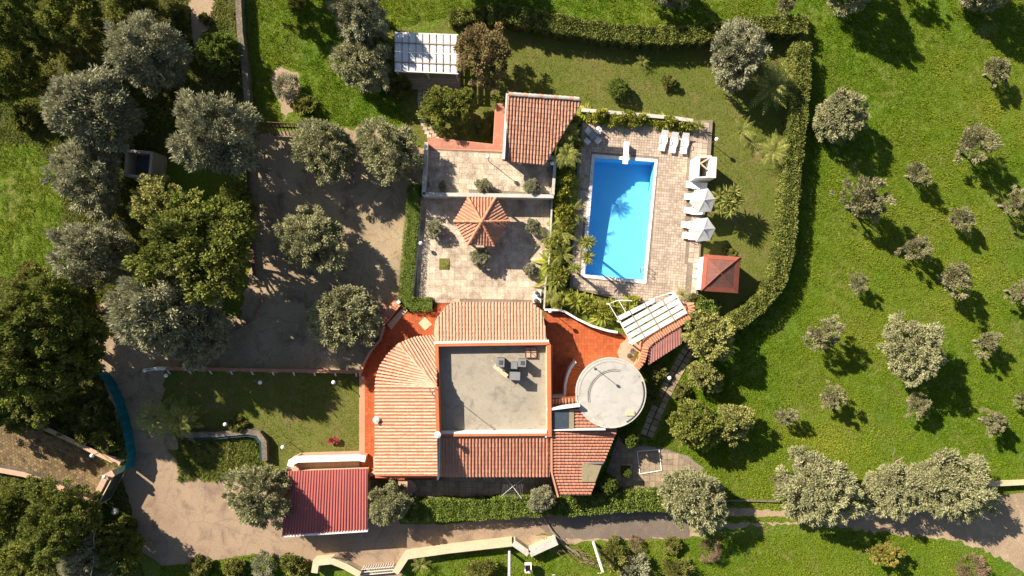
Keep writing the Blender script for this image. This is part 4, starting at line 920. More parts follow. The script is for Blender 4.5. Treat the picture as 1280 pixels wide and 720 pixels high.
wall('yard_wall', 'white topped wall behind the red roofed garage', 'wall', [(363, 583), (364.5, 577.5), (372, 574), (448, 571.8), (457, 573.5)], 0, 1.5, .55, M['pinkstone'], M['white'], .62)
wall('yard_wall', 'short peach wall joining the garage yard to the house', 'wall', [(469, 570.5), (469.5, 590), (462, 594)], 0, 1.3, .3, M['peach'], M['pinkstone'], .36)
# red roofed pool hut
HU = thing('pool_hut', 'small square hut with a red hipped roof at the corner of the pool deck', 'hut', W(900, 342, .0))
sq = [(880, 318), (925.5, 321.2), (922.5, 366.5), (876, 363.5)]; ap = (900.5, 341); z0, z1 = 2.5, 3.5
for k in range(4):
    a, b_ = sq[k], sq[(k + 1) % 4]; mb = MB(); mb.slab([W(*a, z0), W(*b_, z0), W(*ap, z1)], .08); mb.build('roof', M['hutroof'], HU)
    ia, ib = ((a[0] - ap[0]) * .76 + ap[0], (a[1] - ap[1]) * .76 + ap[1]), ((b_[0] - ap[0]) * .76 + ap[0], (b_[1] - ap[1]) * .76 + ap[1]); zi = z0 + (z1 - z0) * .24
    mb = MB(); mb.slab([W(*a, z0 + .035), W(*b_, z0 + .035), W(*ib, zi + .035), W(*ia, zi + .035)], .03); mb.build('eaves_board', M['huttrim'], HU)
    mb = MB(); mb.tube([W(*a, z0 + .06), W(*ap, z1 + .05)], .045, 5); mb.build('hip_strip', M['huttrim'], HU)
mb = MB(); mb.prism(PP([(882, 320.5), (923, 323.5), (920, 364), (879, 361.5)], 2.3), -.05, 2.42); mb.build('wall', M['white'], HU)
mb = MB(); ribbon(mb, [W(877.2, 325, 1.1), W(874.4, 362, 1.1)], .35, .3, 1.1); mb.build('counter', M['plastic'], HU)
# shower cabin: white open topped box
SH = thing('shower_cabin', 'white open topped shower cabin at the right edge of the pool deck', 'cabin', W(882, 208, .3))
o4 = [(871, 194), (896, 195), (895, 221), (868, 225)]; zt = 2.6
mb = MB(); ribbon(mb, [W(873, 197.5, zt), W(871.5, 222.5, zt)], .34, .3, zt); mb.build('side_wall', M['white'], SH)
mb = MB(); ribbon(mb, [W(891.3, 196, zt), W(890, 222, zt)], .72, .3, zt - .01); mb.build('side_wall', M['white'], SH)
mb = MB(); ribbon(mb, [W(871, 196, zt), W(890, 195.5, zt)], .16, .3, zt - .02); mb.build('back_wall', M['white'], SH)
mb = MB(); ribbon(mb, [W(874, 205, zt), W(887, 197.5, zt)], .15, zt - .2, zt + .03); mb.build('brace', M['cream'], SH)
mb = MB(); ribbon(mb, [W(874, 203, zt), W(884, 211.5, zt)], .12, zt - .2, zt + .01); mb.build('brace', M['cream'], SH)
mb = MB(); mb.prism(PP([(874, 198), (887, 197), (886, 221), (872.5, 222)], .5), .3, .42); mb.build('shower_tray', M['skylight'], SH)
mb = MB(); ribbon(mb, [W(873, 221.5, zt), W(888, 220.8, zt)], .1, .3, zt - .03); mb.build('front_wall', M['plastic'], SH)

# ================================================================== furniture round the pool
def lounger(label, px, py, rz, group):
    o = thing('sun_lounger', label, 'sun lounger', W(px, py, DZ + .03), group); w = wloc(o)
    o.rotation_euler.z = rz; K = lambda mb, n, mt: mb.build(n, M[mt], None)
    def add(mb, n, mt): ob = mb.build(n, M[mt]); ob.parent = o
    mb = MB(); pts = [(-.95, .30), (-.2, .30), (.25, .33), (.5, .42), (.95, .72)]
    for i in range(len(pts) - 1):
        a, b_ = pts[i], pts[i + 1]; wd = .31 if i else .29
        mb.add([(a[0], -wd, a[1]), (b_[0], -.31, b_[1]), (b_[0], .31, b_[1]), (a[0], wd, a[1]), (a[0], -wd, a[1] - .06), (b_[0], -.31, b_[1] - .06), (b_[0], .31, b_[1] - .06), (a[0], wd, a[1] - .06)],
               [[0, 1, 2, 3], [7, 6, 5, 4], [0, 4, 5, 1], [1, 5, 6, 2], [2, 6, 7, 3], [3, 7, 4, 0]])
    add(mb, 'bed', 'plastic')
    for s in (-1, 1):
        mb = MB(); mb.tube([(-.3, s * .33, .3), (-.1, s * .36, .5), (.2, s * .36, .5), (.35, s * .33, .34)], .03, 5); add(mb, 'arm', 'plastic')
        for x in (-.75, .45): mb = MB(); mb.box((x, s * .27, .14), (.07, .05, .28)); add(mb, 'leg', 'plastic')
    return o
gl_ = 'white sun loungers round the pool'
for k, (x, y) in enumerate(((828, 177), (841, 179.5), (854.5, 180.5))):
    lounger(('white sun lounger on the top deck, leftmost of the row of three', 'white sun lounger on the top deck, middle of the row of three', 'white sun lounger on the top deck, rightmost of the row of three')[k], x, y, R_(90 - 9 + k * 1.5) , gl_)
for lab, x, y in (('white sun lounger between the shower cabin and the first parasol', 871, 232.5), ('white sun lounger half hidden under the first parasol', 869, 247), ('white sun lounger below the first parasol', 868.5, 264), ('white sun lounger half hidden under the second parasol', 865, 282), ('white sun lounger at the lower edge of the second parasol', 866, 295.5)):
    lounger(lab, x - 2, y, R_(-6), gl_)
def parasol(label, px, py, rot):
    o = thing('parasol', label, 'parasol', W(px, py, DZ), 'grey white parasols on the pool deck'); p = W(px, py, 2.75)
    mb = MB(); mb.tube([(p.x, p.y, DZ), (p.x, p.y, 2.8)], .03, 6); mb.build('pole', M['grey'], o); mb = MB(); mb.lathe((p.x, p.y, DZ + .02), [(.3, 0), (.28, .1), (.06, .14)], 12); mb.build('base', M['grey'], o)
    r = 1.25; rim = [Vector((p.x + r * math.cos(R_(rot + 60 * k)), p.y + r * math.sin(R_(rot + 60 * k)), 2.25)) for k in range(6)]; ap_ = Vector((p.x, p.y, 2.75))
    for k in range(6):
        a, b_ = rim[k], rim[(k + 1) % 6]; mid = (a + b_) / 2 * .97 + ap_ * .03; mid.z = 2.28; c2 = (ap_ + (a + b_) / 2) / 2; c2.z -= .03
        mb = MB(); mb.add([ap_, a, mid, b_, c2], [[0, 1, 4], [1, 2, 4], [2, 3, 4], [3, 0, 4]]); mb.add([a, mid, b_, a - Vector((0, 0, .12)), mid - Vector((0, 0, .12)), b_ - Vector((0, 0, .12))], [[0, 1, 4, 3], [1, 2, 5, 4]]); mb.build('canopy_panel', M['canvas'], o)
        mb = MB(); mb.tube([(p.x, p.y, 2.7), a - Vector((0, 0, .03))], .012, 4); mb.build('rib', M['grey'], o)
    mb = MB(); mb.lathe((p.x, p.y, 2.76), [(.07, 0), (.03, .1)], 8); mb.build('finial', M['plastic'], o)
parasol('hexagonal grey white parasol above the loungers, nearer the shower cabin', 880.5, 250, 8); parasol('hexagonal grey white parasol above the loungers, nearer the red roofed hut', 879.5, 286.5, 5)
def chair(label, px, py, rz):
    o = thing('garden_chair', label, 'chair', W(px, py, DZ + .03), 'white chairs round the pool table'); o.rotation_euler.z = rz
    def add(mb, n): ob = mb.build(n, M['plastic']); ob.parent = o
    mb = MB(); mb.box((0, 0, .42), (.46, .46, .04)); add(mb, 'seat')
    mb = MB(); mb.slab([(-.23, -.22, .85), (.23, -.22, .85), (.23, -.28, .82), (-.23, -.28, .82)], .42); add(mb, 'backrest')
    for s in (-1, 1):
        mb = MB(); mb.box((s * .25, .0, .64), (.05, .44, .03)); add(mb, 'arm')
        for y in (-.2, .2): mb = MB(); mb.box((s * .21, y, .2), (.045, .045, .4)); add(mb, 'leg')
T_ = thing('garden_table', 'small grey square table set between four white chairs by the pool', 'table', W(739.8, 171.5, DZ + .03)); T_.rotation_euler.z = R_(38)
def tadd(mb, n, mt): ob = mb.build(n, M[mt]); ob.parent = T_
mb = MB(); mb.box((0, 0, .7), (.62, .62, .04)); tadd(mb, 'tabletop', 'tabletop')
for sx in (-1, 1):
    for sy in (-1, 1): mb = MB(); mb.box((sx * .25, sy * .25, .34), (.05, .05, .68)); tadd(mb, 'leg', 'grey')
for lab, x, y in (('white plastic chair at the table, upper left of the four', 734.5, 165.5), ('white plastic chair at the table, upper right of the four', 746.5, 164.5), ('white plastic chair at the table, lower left of the four', 733.5, 178), ('white plastic chair at the table, lower right of the four', 746.3, 177)):
    chair(lab, x, y, math.atan2(171.5 - y, -(739.8 - x)) - math.pi / 2 + math.pi if False else math.atan2(-(171.5 - y), (739.8 - x)) - math.pi / 2)
for k, (x, y) in enumerate(((868, 332), (867, 345))):
    o = thing('stool', ('low white stool left of the red roofed hut, nearer the parasols', 'low white stool left of the red roofed hut, nearer the white pergola')[k], 'stool', W(x, y, DZ + .03), 'white stools by the hut'); p = W(x, y, DZ)
    mb = MB(); mb.lathe((p.x, p.y, DZ + .4), [(.2, 0), (.21, .04), (.18, .06)], 12); mb.build('seat', M['plastic'], o)
    for a in (0, 2.1, 4.2): mb = MB(); mb.tube([(p.x + .16 * math.cos(a), p.y + .16 * math.sin(a), DZ + .03), (p.x + .12 * math.cos(a), p.y + .12 * math.sin(a), DZ + .4)], .02, 5); mb.build('leg', M['plastic'], o)
o = thing('garden_stove', 'small white outdoor stove with dark round pots at the patio corner by the house', 'stove', W(671, 371, .25)); p = W(671, 371, .25)
mb = MB(); mb.box((p.x, p.y, .7), (.75, 1.1, .9)); mb.build('body', M['white'], o)
for dx, dy, r in ((-.1, -.35, .22), (.12, .12, .16), (-.05, .4, .18)): mb = MB(); mb.lathe((p.x + dx, p.y + dy, 1.15), [(r, 0), (r, .16), (r * .3, .2)], 10); mb.build('pot', M['dark'], o)

# ================================================================== lamps, walls, fences
LG = 'white globe garden lamps'
for lab, px, py, base, h in (
    ('white globe lamp on the lawn below the yard fence, nearest the house', 417, 478, 0, 2.1), ('white globe lamp on the shaded lawn in the middle of the yard fence', 325, 478, 0, 2.1),
    ('white globe lamp left of the garage yard wall', 353.5, 559, 0, 2.1), ('white globe lamp at the shaded left corner of the lower lawn', 207.5, 469.5, 0, 2.0),
    ('white globe lamp beside the sunken bed on the lower lawn', 281.5, 530.5, 0, 1.6), ('white globe lamp on the far left end of the yard fence', 181, 463, 0, 2.2),
    ('white globe lamp on the upper terrace left of the tiled shed', 610, 196, 1.2, 2.3), ('white globe lamp in the shaded corner under the tiled shed', 690, 204, 1.2, 1.2),
    ('white globe lamp beside the clipped hedge on the patio', 526, 304, .25, 1.0), ('white globe lamp on the white wall of the east terrace', 688, 389, .5, 2.2),
    ('white globe lamp on the grass right of the pool deck', 896, 174, 0, 1.8), ('white globe lamp beside the stepping stone path', 837, 472.5, 0, 2.0),
    ('white globe lamp on the upper wall of the cobbled lane', 115, 569.5, 0, 2.2), ('white globe lamp below the lower wall of the cobbled lane', 47, 609.5, 0, 2.2),
    ('white globe lamp on the green gate pillar', 130.5, 596, 0, 2.6), ('white globe lamp at the shaded left end of the cobbled lane', 27, 530.5, 0, 2.2)):
    o = thing('garden_lamp', lab, 'lamp', W(px, py, base + h) * 1 - Vector((0, 0, h)), LG); p = W(px, py, base + h)
    mb = MB(); mb.tube([(p.x, p.y, base), (p.x, p.y, base + h - .16)], .035, 6); mb.build('pole', M['dark'], o)
    mb = MB(); mb.lathe((p.x, p.y, base + h - .19), [(.08, 0), (.1, .06)], 8); mb.build('collar', M['dark'], o)
    mb = MB(); mb.ball((p.x, p.y, base + h), .19, 14, 10); mb.build('globe', M['lamp'], o, smooth=True)
wall('parapet_wall', 'white balustrade wall along the left side of the upper terrace', 'wall', [(533, 178), (529.5, 243)], 0, 2.05, .3, M['offwhite'], M['offwhite'], .34)
wall('parapet_wall', 'long white balustrade wall between the upper terrace and the gazebo patio', 'wall', [(528, 242.8), (600, 243.8), (692, 245.5)], 0, 2.05, .3, M['offwhite'], M['offwhite'], .34)
wall('parapet_wall', 'white balustrade wall along the right side of the upper terrace', 'wall', [(680, 196.3), (694, 197), (691, 244)], 0, 2.05, .22, M['offwhite'], M['offwhite'], .28)
wall('patio_wall', 'low white wall between the gazebo patio and the banana border', 'wall', [(690, 248), (687, 320), (682, 352), (680, 386)], 0, 1.0, .12, M['offwhite'], M['offwhite'], .16)
wall('hedge_curb', 'low white curb beside the clipped hedge on the patio', 'curb', [(526.5, 246), (523, 300), (515.5, 374)], 0, .5, .12, M['white'])
wall('deck_wall', 'white wall behind the planting at the top of the pool deck', 'wall', [(727, 137.5), (745, 139), (780, 142), (815, 145), (843, 147.5), (866, 151)], 0, .9, .3, M['offwhite'], M['offwhite'], .34)
# yard fence: low wall with raking posts
YF = thing('yard_fence', 'long low fence wall with reddish coping and raking white posts above the lower lawn', 'fence', W(315, 464, 0))
fp = [(197, 462.5), (215, 461.5), (330, 463.5), (450, 465.5)]
mb = MB(); ribbon(mb, [W(x, y, .9) for x, y in fp], .2, 0, .9); mb.build('wall_body', M['white'], YF); mb = MB(); ribbon(mb, [W(x, y - .6, .97) for x, y in fp], .3, .903, .97); mb.build('coping', M['pinkfloor'], YF)
for k in range(10):
    x = 200 + k * 26.2; y = np.interp(x, [197, 215, 330, 450], [462.5, 461.5, 463.5, 465.5]); a = W(x + 8, y + 1.5, .9); mb = MB(); mb.slab([a + Vector((0, .05, 0)), a + Vector((.14, .05, 0)), a + Vector((.02, -.42, -.85)), a + Vector((-.12, -.42, -.85))], .06); mb.build('post', M['white'], YF)
wall('fence_end', 'pale curved end of the yard fence with a lamp on it', 'wall', [(181, 463), (190, 461.5), (206, 461)], 0, 1.2, .25, M['white'])
wall('bed_wall', 'pinkish stone wall curving round the sunken bed', 'wall', [(226, 544), (270, 543), (310, 539.5), (323, 542), (330, 552), (331, 576)], 0, .7, .4, M['stone'], M['stone'], .5)
mb = MB(); ribbon(mb, [W(x, y, .75) for x, y in ((228, 548.5), (270, 547.5), (309, 544), (319, 546.5), (325.5, 555), (326, 576))], .3, 0, .62); o = [q for q in COL.objects if q.name.startswith('bed_wall')][0]; mb.build('inner_face', M['teal_shaded'], o)  # strip coloured dark teal for the wall's inner face in shade
sheet('sunken_bed', [(222, 547), (322, 545), (328, 556), (328, 600), (222, 602)], .009, M['rough'], .1)
wall('field_wall', 'grey rubble field wall beside the footpath at the top left', 'wall', [(297, -20), (300, 40), (306, 90), (311, 150)], 0, 1.0, .45, M['stone'], M['stone'], .55)
wall('field_wall', 'low reddish stone edge between the left olives and the dirt yard', 'wall', [(309, 176), (311, 240), (314, 300), (318, 345)], 0, .5, .4, M['stone'], M['rust'], .3)
wall('lane_wall', 'broken stone wall along the upper side of the cobbled lane', 'wall', [(40, 527), (60, 537), (92, 552), (118, 565), (150, 580)], 0, .9, .35, M['stone'], M['pinkstone'], .42)
wall('lane_wall', 'broken stone wall along the lower side of the cobbled lane', 'wall', [(-20, 584), (30, 593), (62, 604), (85, 613), (118, 630)], 0, .9, .4, M['stone'], M['pinkstone'], .46)
wall('curved_wall', 'pinkish wall bending round the earth bank among the olives', 'wall', [(110, 393), (124, 388), (140, 378), (150, 368)], 0, .8, .3, M['pinkstone'], M['pinkstone'], .38)
wall('track_wall', 'pale retaining wall by the track at the right edge', 'wall', [(1236, 606), (1260, 605), (1300, 603)], 0, .8, .25, M['cream'], M['cream'], .3)
wall('track_kerb', 'thin stone kerb beside the track under the pale olive', 'kerb', [(900, 626), (940, 626), (975, 627)], 0, .25, .16, M['stone'])
wall('yard_kerb', 'thin timber edging in the shaded yard by the lower lawn', 'edging', [(296, 414), (316, 402), (329, 376), (322, 371)], 0, .4, .12, M['beam'])
# road side garden walls and gate at the bottom
def railed(label, px, n, top=1.0, cat='wall'):
    t_ = wall('roadside_wall', label, cat, px, 0, top, .5, M['cream'], M['cream'], .62)
    pts = [W(x, y + 5, .8) for x, y in px]
    mb = MB(); ribbon(mb, pts, .03, .75, .8); ribbon(mb, [p for p in pts], .03, .4, .45); mb.build('railing', M['grey'], t_)
    for k in range(n):
        f = (k + .5) / n * (len(pts) - 1); i = min(int(f), len(pts) - 2); p = pts[i].lerp(pts[i + 1], f - i); mb = MB(); mb.box((p.x, p.y, .4), (.05, .05, .8)); mb.build('railing_post', M['white'], t_)
    return t_
railed('long cream garden wall with a railing along the lower side of the road', [(494, 716), (508, 695), (560, 687.5), (640, 678.5)], 9)
wall('roadside_wall', 'short cream wall bending down from the long roadside wall', 'wall', [(642, 678.5), (661, 692)], 0, 1.1, .5, M['cream'], M['offwhite'], .6)
wall('roadside_wall', 'white broken end of the roadside wall beside the fallen branches', 'wall', [(662, 692), (680, 683.5), (696, 676.5)], 0, 1.1, .6, M['cream'], M['offwhite'], .7)
wall('roadside_wall', 'cream wall left of the lower garden gate', 'wall', [(393, 716), (395, 703), (415, 701), (432, 708), (450, 718)], 0, 1.0, .5, M['cream'], M['cream'], .6)
o = thing('garden_gate', 'low white barred gate between the two cream walls at the bottom', 'gate', W(472, 714, 0))
for k, y in enumerate((710.5, 714, 717.5)):
    mb = MB(); ribbon(mb, [W(452, y + 1.5, .9 - .25 * k), W(492, y - 2, .9 - .25 * k)], .05, .84 - .25 * k, .9 - .25 * k); mb.build('rail', M['white'], o)
for k in range(13):
    a = W(453 + 3.1 * k, 711.7 - .28 * k, .95); mb = MB(); mb.box((a.x, a.y, .5), (.05, .05, .9)); mb.build('bar', M['white'], o)
# green gate of the cobbled lane
o = thing('lane_gate', 'dark green solid gate with pale frame closing the cobbled lane', 'gate', W(140, 606, 0)); A, B = W(142, 594.5, 2.0), W(122.5, 631, 2.0)
u = (B - A).normalized(); mb = MB(); ribbon(mb, [A, B], .06, .1, 2.0); mb.build('panel', M['greenmetal'], o)
mb = MB(); mb.tube([A, B], .06, 6); mb.tube([A, (A.x, A.y, .05)], .06, 6); mb.tube([B, (B.x, B.y, .05)], .06, 6); mb.tube([(A.x, A.y, .1), (B.x, B.y, .1)], .05, 6); mb.tube([(A + B) / 2, ((A + B) / 2).xy.to_3d() + Vector((0, 0, .1))], .04, 5); mb.build('frame', M['cream'], o)
wall('gate_pillar', 'pale stone pillar with coping above the green gate', 'pillar', [(133, 596), (142, 591)], 0, 2.2, .5, M['cream'], M['pinkstone'], .6)
wall('gate_pillar', 'pale stone wall leading down the left side of the green gate', 'wall', [(131, 598), (124, 612), (117, 629)], 0, 1.9, .45, M['cream'], M['pinkstone'], .52)
o = thing('gate_stone', 'white painted boulder by the lower end of the green gate', 'stone', W(143, 640, 0)); p = W(143, 640, .3); mb = MB(); mb.ball((p.x, p.y, .15), .36, 9, 6, .7); mb.build('stone', M['offwhite'], o)
# teal windbreak cloth
tp_ = [(122, 466), (134, 480), (143, 500), (150, 522), (156, 548), (159, 572), (154, 590)]; TF = thing('cloth_fence', 'teal mesh cloth fence curving along the left side of the driveway', 'fence', W(150, 530, 0))
fine = []
for a, b_ in zip(tp_[:-1], tp_[1:]):
    for k in range(6): fine.append(W(a[0] + (b_[0] - a[0]) * k / 6 + 4 + .6 * math.sin(k * 2.1), a[1] + (b_[1] - a[1]) * k / 6, 1.0))
mb = MB(); n = len(fine)
for i in range(n - 1):
    a, b_ = fine[i], fine[i + 1]; o1 = Vector((.1, 0, 0)); mb.add([(a.x, a.y, 0), (b_.x, b_.y, 0), (b_.x + o1.x * .5, b_.y, .9), (a.x + o1.x * .5, a.y, .9), (b_.x + o1.x, b_.y, 1.7), (a.x + o1.x, a.y, 1.7)], [[0, 1, 2, 3], [3, 2, 4, 5]])
mb.build('cloth', M['teal'], TF)
for i in range(0, n, 5): a = fine[i]; mb = MB(); mb.tube([(a.x - .05, a.y, 0), (a.x + .06, a.y, 1.75)], .035, 5); mb.build('post', M['rust'], TF)
# iron yard gate and concrete tank
o = thing('yard_gate', 'brown lattice iron gate at the top of the dirt yard', 'gate', W(350, 158, 0))
A, B = W(322, 152, 1.6), W(377, 155, 1.6); mb = MB(); mb.tube([A, B], .05, 5); mb.tube([A - Vector((0, 0, 1.5)), B - Vector((0, 0, 1.5))], .05, 5); mb.build('frame', M['rust'], o)
for k in range(24):
    p = A.lerp(B, k / 23); mb = MB(); mb.tube([p, p + Vector((.15 * (-1) ** k, -.9, -1.5))], .035, 4); mb.build('bar', M['rust'], o)
o = thing('concrete_tank', 'open square concrete tank with a dark inside among the olives', 'tank', W(180, 206, 0)); c4 = [(158.5, 188.5), (190, 191), (187, 222), (157, 219)]; zt = 2.6
cc = [W(x, y, zt) for x, y in c4]; mb = MB(); ribbon(mb, cc + [cc[0].lerp(cc[1], .001)], .22, 0, zt); mb.build('wall_body', M['flatroof'], o)
for i in range(4):
    a, b_ = cc[i], cc[(i + 1) % 4]; mb = MB(); ribbon(mb, [a.lerp(b_, -.03), b_.lerp(a, .04)], .26, zt + .003, zt + .05); mb.build('rim', M['flatroof'], o)
mb = MB(); mb.prism([(p.x, p.y) for p in cc], 1.0, 1.05); mb.build('tank_floor', M['stack'], o)
# utility poles, cables
def pole(label, px, py, h, cat='pole', r=.14):
    p = W(px, py, 0); o = thing('utility_pole', label, cat, p, 'white concrete poles'); mb = MB(); mb.tube([p, (p.x, p.y, h)], [r, r * .85], 10); mb.build('shaft', M['white'], o); mb = MB(); mb.lathe((p.x, p.y, h), [(r, 0), (r * .7, .08)], 8); mb.build('pole_cap', M['cream'], o)
pole('tall white pole in the grass below the roadside wall', 637, 688, 9); pole('white pole leaning out of the scrub right of the fallen branches', 742, 678.5, 6.6)
def cable(name, label, pts, r, mat):
    o = thing(name, label, 'cable', pts[0]); mb = MB(); P = []
    for a, b_ in zip(pts[:-1], pts[1:]):
        for k in range(8): f = k / 8; p = Vector(a).lerp(Vector(b_), f); p.z -= math.sin(math.pi * f) * .3; P.append(p)
    mb.tube(P + [Vector(pts[-1])], r, 4); mb.build('wire', mat, o)
cable('overhead_cable', 'thin pale overhead cable hanging down the lower left corner from the gate', [W(122, 632, 2.6), W(117, 672, 4.0), W(112, 726, 5.0)], .02, M['white'])
cable('overhead_cable', 'thin pale cable crossing the very bottom left corner', [W(120, 735, 4), W(150, 706, 3.2)], .02, M['white'])
cable('hose', 'thin green hose lying along the face of the long roadside hedge', [W(500, 655, .3), W(560, 648, .9), W(605, 645, .9)], .025, M['teal'])
cable('white_pipe', 'thin white pipe lying in the grass at the foot of the white pole', [W(690, 719, .05), W(752, 716.5, .05)], .04, M['white'])
o = thing('stone_shrine', 'small open white box on a post in the grass by the bent wall', 'box', W(660, 709, 0)); p = W(660, 709, .8)
mb = MB(); mb.box((p.x, p.y, .35), (.25, .25, .7)); mb.build('pedestal', M['white'], o); mb = MB(); ribbon(mb, [p + Vector((-.28, -.38, 0)), p + Vector((.28, -.38, 0)), p + Vector((.28, .38, 0)), p + Vector((-.28, .38, 0)), p + Vector((-.28, -.37, 0))], .1, .7, 1.15); mb.build('box_side', M['white'], o); mb = MB(); mb.box((p.x, p.y, .75), (.5, .7, .08)); mb.build('box_floor', M['rust'], o)
# curved step and grating in the court behind the house
block('court_bed', [(497, 597), (507, 594), (519, 604), (521, 612), (514, 619), (500, 618)], -.05, .3, M['pinkstone'])
o = thing('rotary_dryer', 'square rotary clothes dryer with rings of thin line in the shaded court behind the house', 'clothes dryer', W(641, 609, 0)); p = W(641, 609, 1.7)
mb = MB(); mb.tube([(p.x, p.y, 0), p], .03, 6); mb.build('pole', M['grey'], o)
for k in range(4): a = R_(38 + 90 * k); mb = MB(); mb.tube([(p.x, p.y, 1.45), (p.x + 1.35 * math.cos(a), p.y + 1.35 * math.sin(a), 1.75)], .022, 5); mb.build('arm', M['white'], o)
for r in (.5, .7, .9, 1.1, 1.3):
    q5 = [(p.x + r * math.cos(R_(38 + 90 * k)), p.y + r * math.sin(R_(38 + 90 * k)), 1.45 + .3 * r / 1.35 + .02) for k in range(5)]; mb = MB(); mb.tube(q5, .01, 4); mb.build('line', M['grey'], o)
o = thing('frame_net', 'square white frame standing flat on the paving below the garden path', 'frame', W(810, 580, 0)); P4 = [W(x, y, .08) for x, y in ((796.5, 564), (824, 562), (827, 588), (800, 592.5))]
for i in range(4): mb = MB(); mb.tube([P4[i], P4[(i + 1) % 4]], .05, 5); mb.build('bar', M['white'], o)
# tree rings and planting squares
for px in ([(549, 323), (562, 323), (562, 337), (549, 337)],):
    tag(block('grass_square', px, .2, .3, M['lawn']), kind='structure')
block('planting_hole', [(776, 582), (788, 582), (788, 594), (776, 594)], .0, .05, M['rough'])
# stepping stones
sp_ = [(866, 432), (858, 443), (848, 460), (838, 478), (827, 500), (818, 520), (808, 545)]; fpth = sheet('garden_path', [(869, 430), (861, 446), (851, 463), (841, 482), (831, 504), (822, 523), (813, 549), (800, 546), (812, 515), (822, 495), (833, 474), (844, 456), (854, 440), (862, 429)], .011, M['rough'], .05)
rng = random.Random(9); sl0 = None; n = 16
for k in range(n):
    f = (k + .5) / n; x, y = on_poly(sp_, f); x2, y2 = on_poly(sp_, min(1, f + .02)); an = math.atan2(-(y2 - y), x2 - x)
    for s in (-1, 1):
        p = W(x, y, .03) + Vector((-math.sin(an), math.cos(an), 0)) * s * .34
        mb = MB(); mb.tint = (rng.random(),) * 3; mb.box((p.x, p.y, .035), (.55 * rng.uniform(.92, 1.05), .56, .06), an + rng.uniform(-.06, .06)); mb.build('stepping_stone', M['courtstone'], fpth)
lp_ = [(528, 108), (528, 130), (530, 150), (538, 168), (545, 176)]
lpth = sheet('garden_path', [(524, 108), (532, 108), (533, 145), (541, 163), (549, 175), (540, 178), (530, 165), (525, 148)], .011, M['rough'], .05)
for k in range(13):
    x, y = on_poly(lp_, (k + .5) / 13); p = W(x, y, .03)
    for s in (-1, 1): mb = MB(); mb.tint = (rng.random(),) * 3; mb.box((p.x + s * .24, p.y + .05 * s, .03), (.42, .36, .05), rng.uniform(-.15, .15)); mb.build('stepping_stone', M['patio'], lpth)

# ================================================================== hedges
hedge('hedge', 'long clipped hedge bordering the lawn along the top', [(612, 14), (640, 17), (690, 27), (740, 36), (790, 42), (850, 43), (910, 36), (960, 29), (1010, 30)], 1.6, 1.9, M['hedge'], seed=1, wob=.08)
hedge('hedge', 'long curving hedge between the pool lawn and the olive meadow', [(1003.5, 52), (1004, 90), (1000, 140), (993, 200), (988, 260), (984, 310), (974, 350), (955, 376), (930, 396), (905, 414)], 1.5, 2.0, M['hedge'], seed=2, wob=.07)
hedge('hedge', 'neatly clipped hedge between the dirt yard and the gazebo patio', [(518, 230), (516, 260), (511, 310), (508, 350), (506, 375), (512, 380.5), (540, 380.5)], 1.35, 1.2, M['boxhedge'], dens=260, L=.09, Wd=.035, seed=3, wob=.02)
hedge('hedge', 'leafy roadside hedge left of the small tree behind the house', [(502, 640), (540, 639), (600, 638), (660, 634), (692, 632)], 1.9, 1.5, M['boxhedge'], seed=4, L=.13, wob=.05)
hedge('hedge', 'leafy roadside hedge between the small tree and the round pale olive', [(692, 635), (740, 631), (790, 627), (836, 627)], 1.8, 1.5, M['boxhedge'], seed=5, wob=.05)
hedge('hedge', 'short hedge below the red roofed hut', [(872, 383), (900, 384)], 1.3, 1.0, M['boxhedge'], seed=6)
hedge('hedge', 'small hedge clump at the top of the lawn beside the brown tree', [(560, 22), (585, 18), (612, 14)], 1.2, 1.1, M['hedge'], seed=7)
# ================================================================== trees
MG = 'small olive trees in the meadow'
for lab, x, y, r, i in (
    ('round olive tree in the meadow, nearest the upper part of the curving hedge', 1050, 142, 33, 0), ('mid sized olive tree near the upper right of the meadow with a large shadow', 1222, 182, 27, 1),
    ('small flat olive tree between the round olive by the hedge and the right edge olives', 1147, 216, 19, 2), ('loose open crowned olive tree in the meadow level with the pool', 1081, 254, 33, 3),
    ('upright small olive tree below the mid sized upper right olive', 1203, 273, 18, 4), ('olive tree cut by the right edge level with the pool', 1269, 254, 21, 0),
    ('compact small olive just below the loose open crowned olive', 1145, 313, 20, 1), ('broad small olive just right of the compact olive, casting a dark round shadow', 1196, 348, 26, 2),
    ('tiny pale olive sapling close to the red hut end of the hedge', 1071, 356, 14, 3), ('thin pale olive near the top right corner', 1247, 86, 19, 4),
    ('mid sized olive with a long shadow right of the hedge corner', 1028, 419, 29, 0), ('biggest olive tree standing alone in the meadow', 1144, 435, 41, 1),
    ('straggly small olive right of the biggest meadow olive', 1235, 428, 20, 2), ('small olive midway below the mid sized hedge corner olive', 1037, 498, 18, 3),
    ('small olive directly below the biggest meadow olive', 1148, 505, 18, 4), ('tiny olive inside the dark shadow left in the lower meadow', 981, 520, 17, 0),
    ('small pale olive low at the right edge of the meadow', 1240, 528, 18, 1), ('half visible olive at the right edge below the straggly olive', 1283, 498, 14, 2),
    ('half visible olive at the right edge above the straggly olive', 1275, 364, 20, 3), ('tree cut by the top edge whose big shadow lies at the top right corner', 1232, -24, 36, 0),
    ('tree cut by the top edge above the empty part of the meadow', 1062, -34, 42, 1), ('small tree cut by the top edge left of the top right corner', 1140, -22, 20, 2),
    ('small grey tree at the top edge above the hedge corner', 985, 4, 17, 3), ('olive cut by the top edge over the middle of the top hedge', 834, -22, 34, 4)):
    kind = 'field' if r < 32 or 'loose' in lab else 'green_olive'
    tree('olive_tree', lab, x, y, r, kind, i % (5 if kind == 'field' else 3), group=MG, tall=(1.3 if kind == 'field' else 1.15) + (.15 if y < 0 else 0))
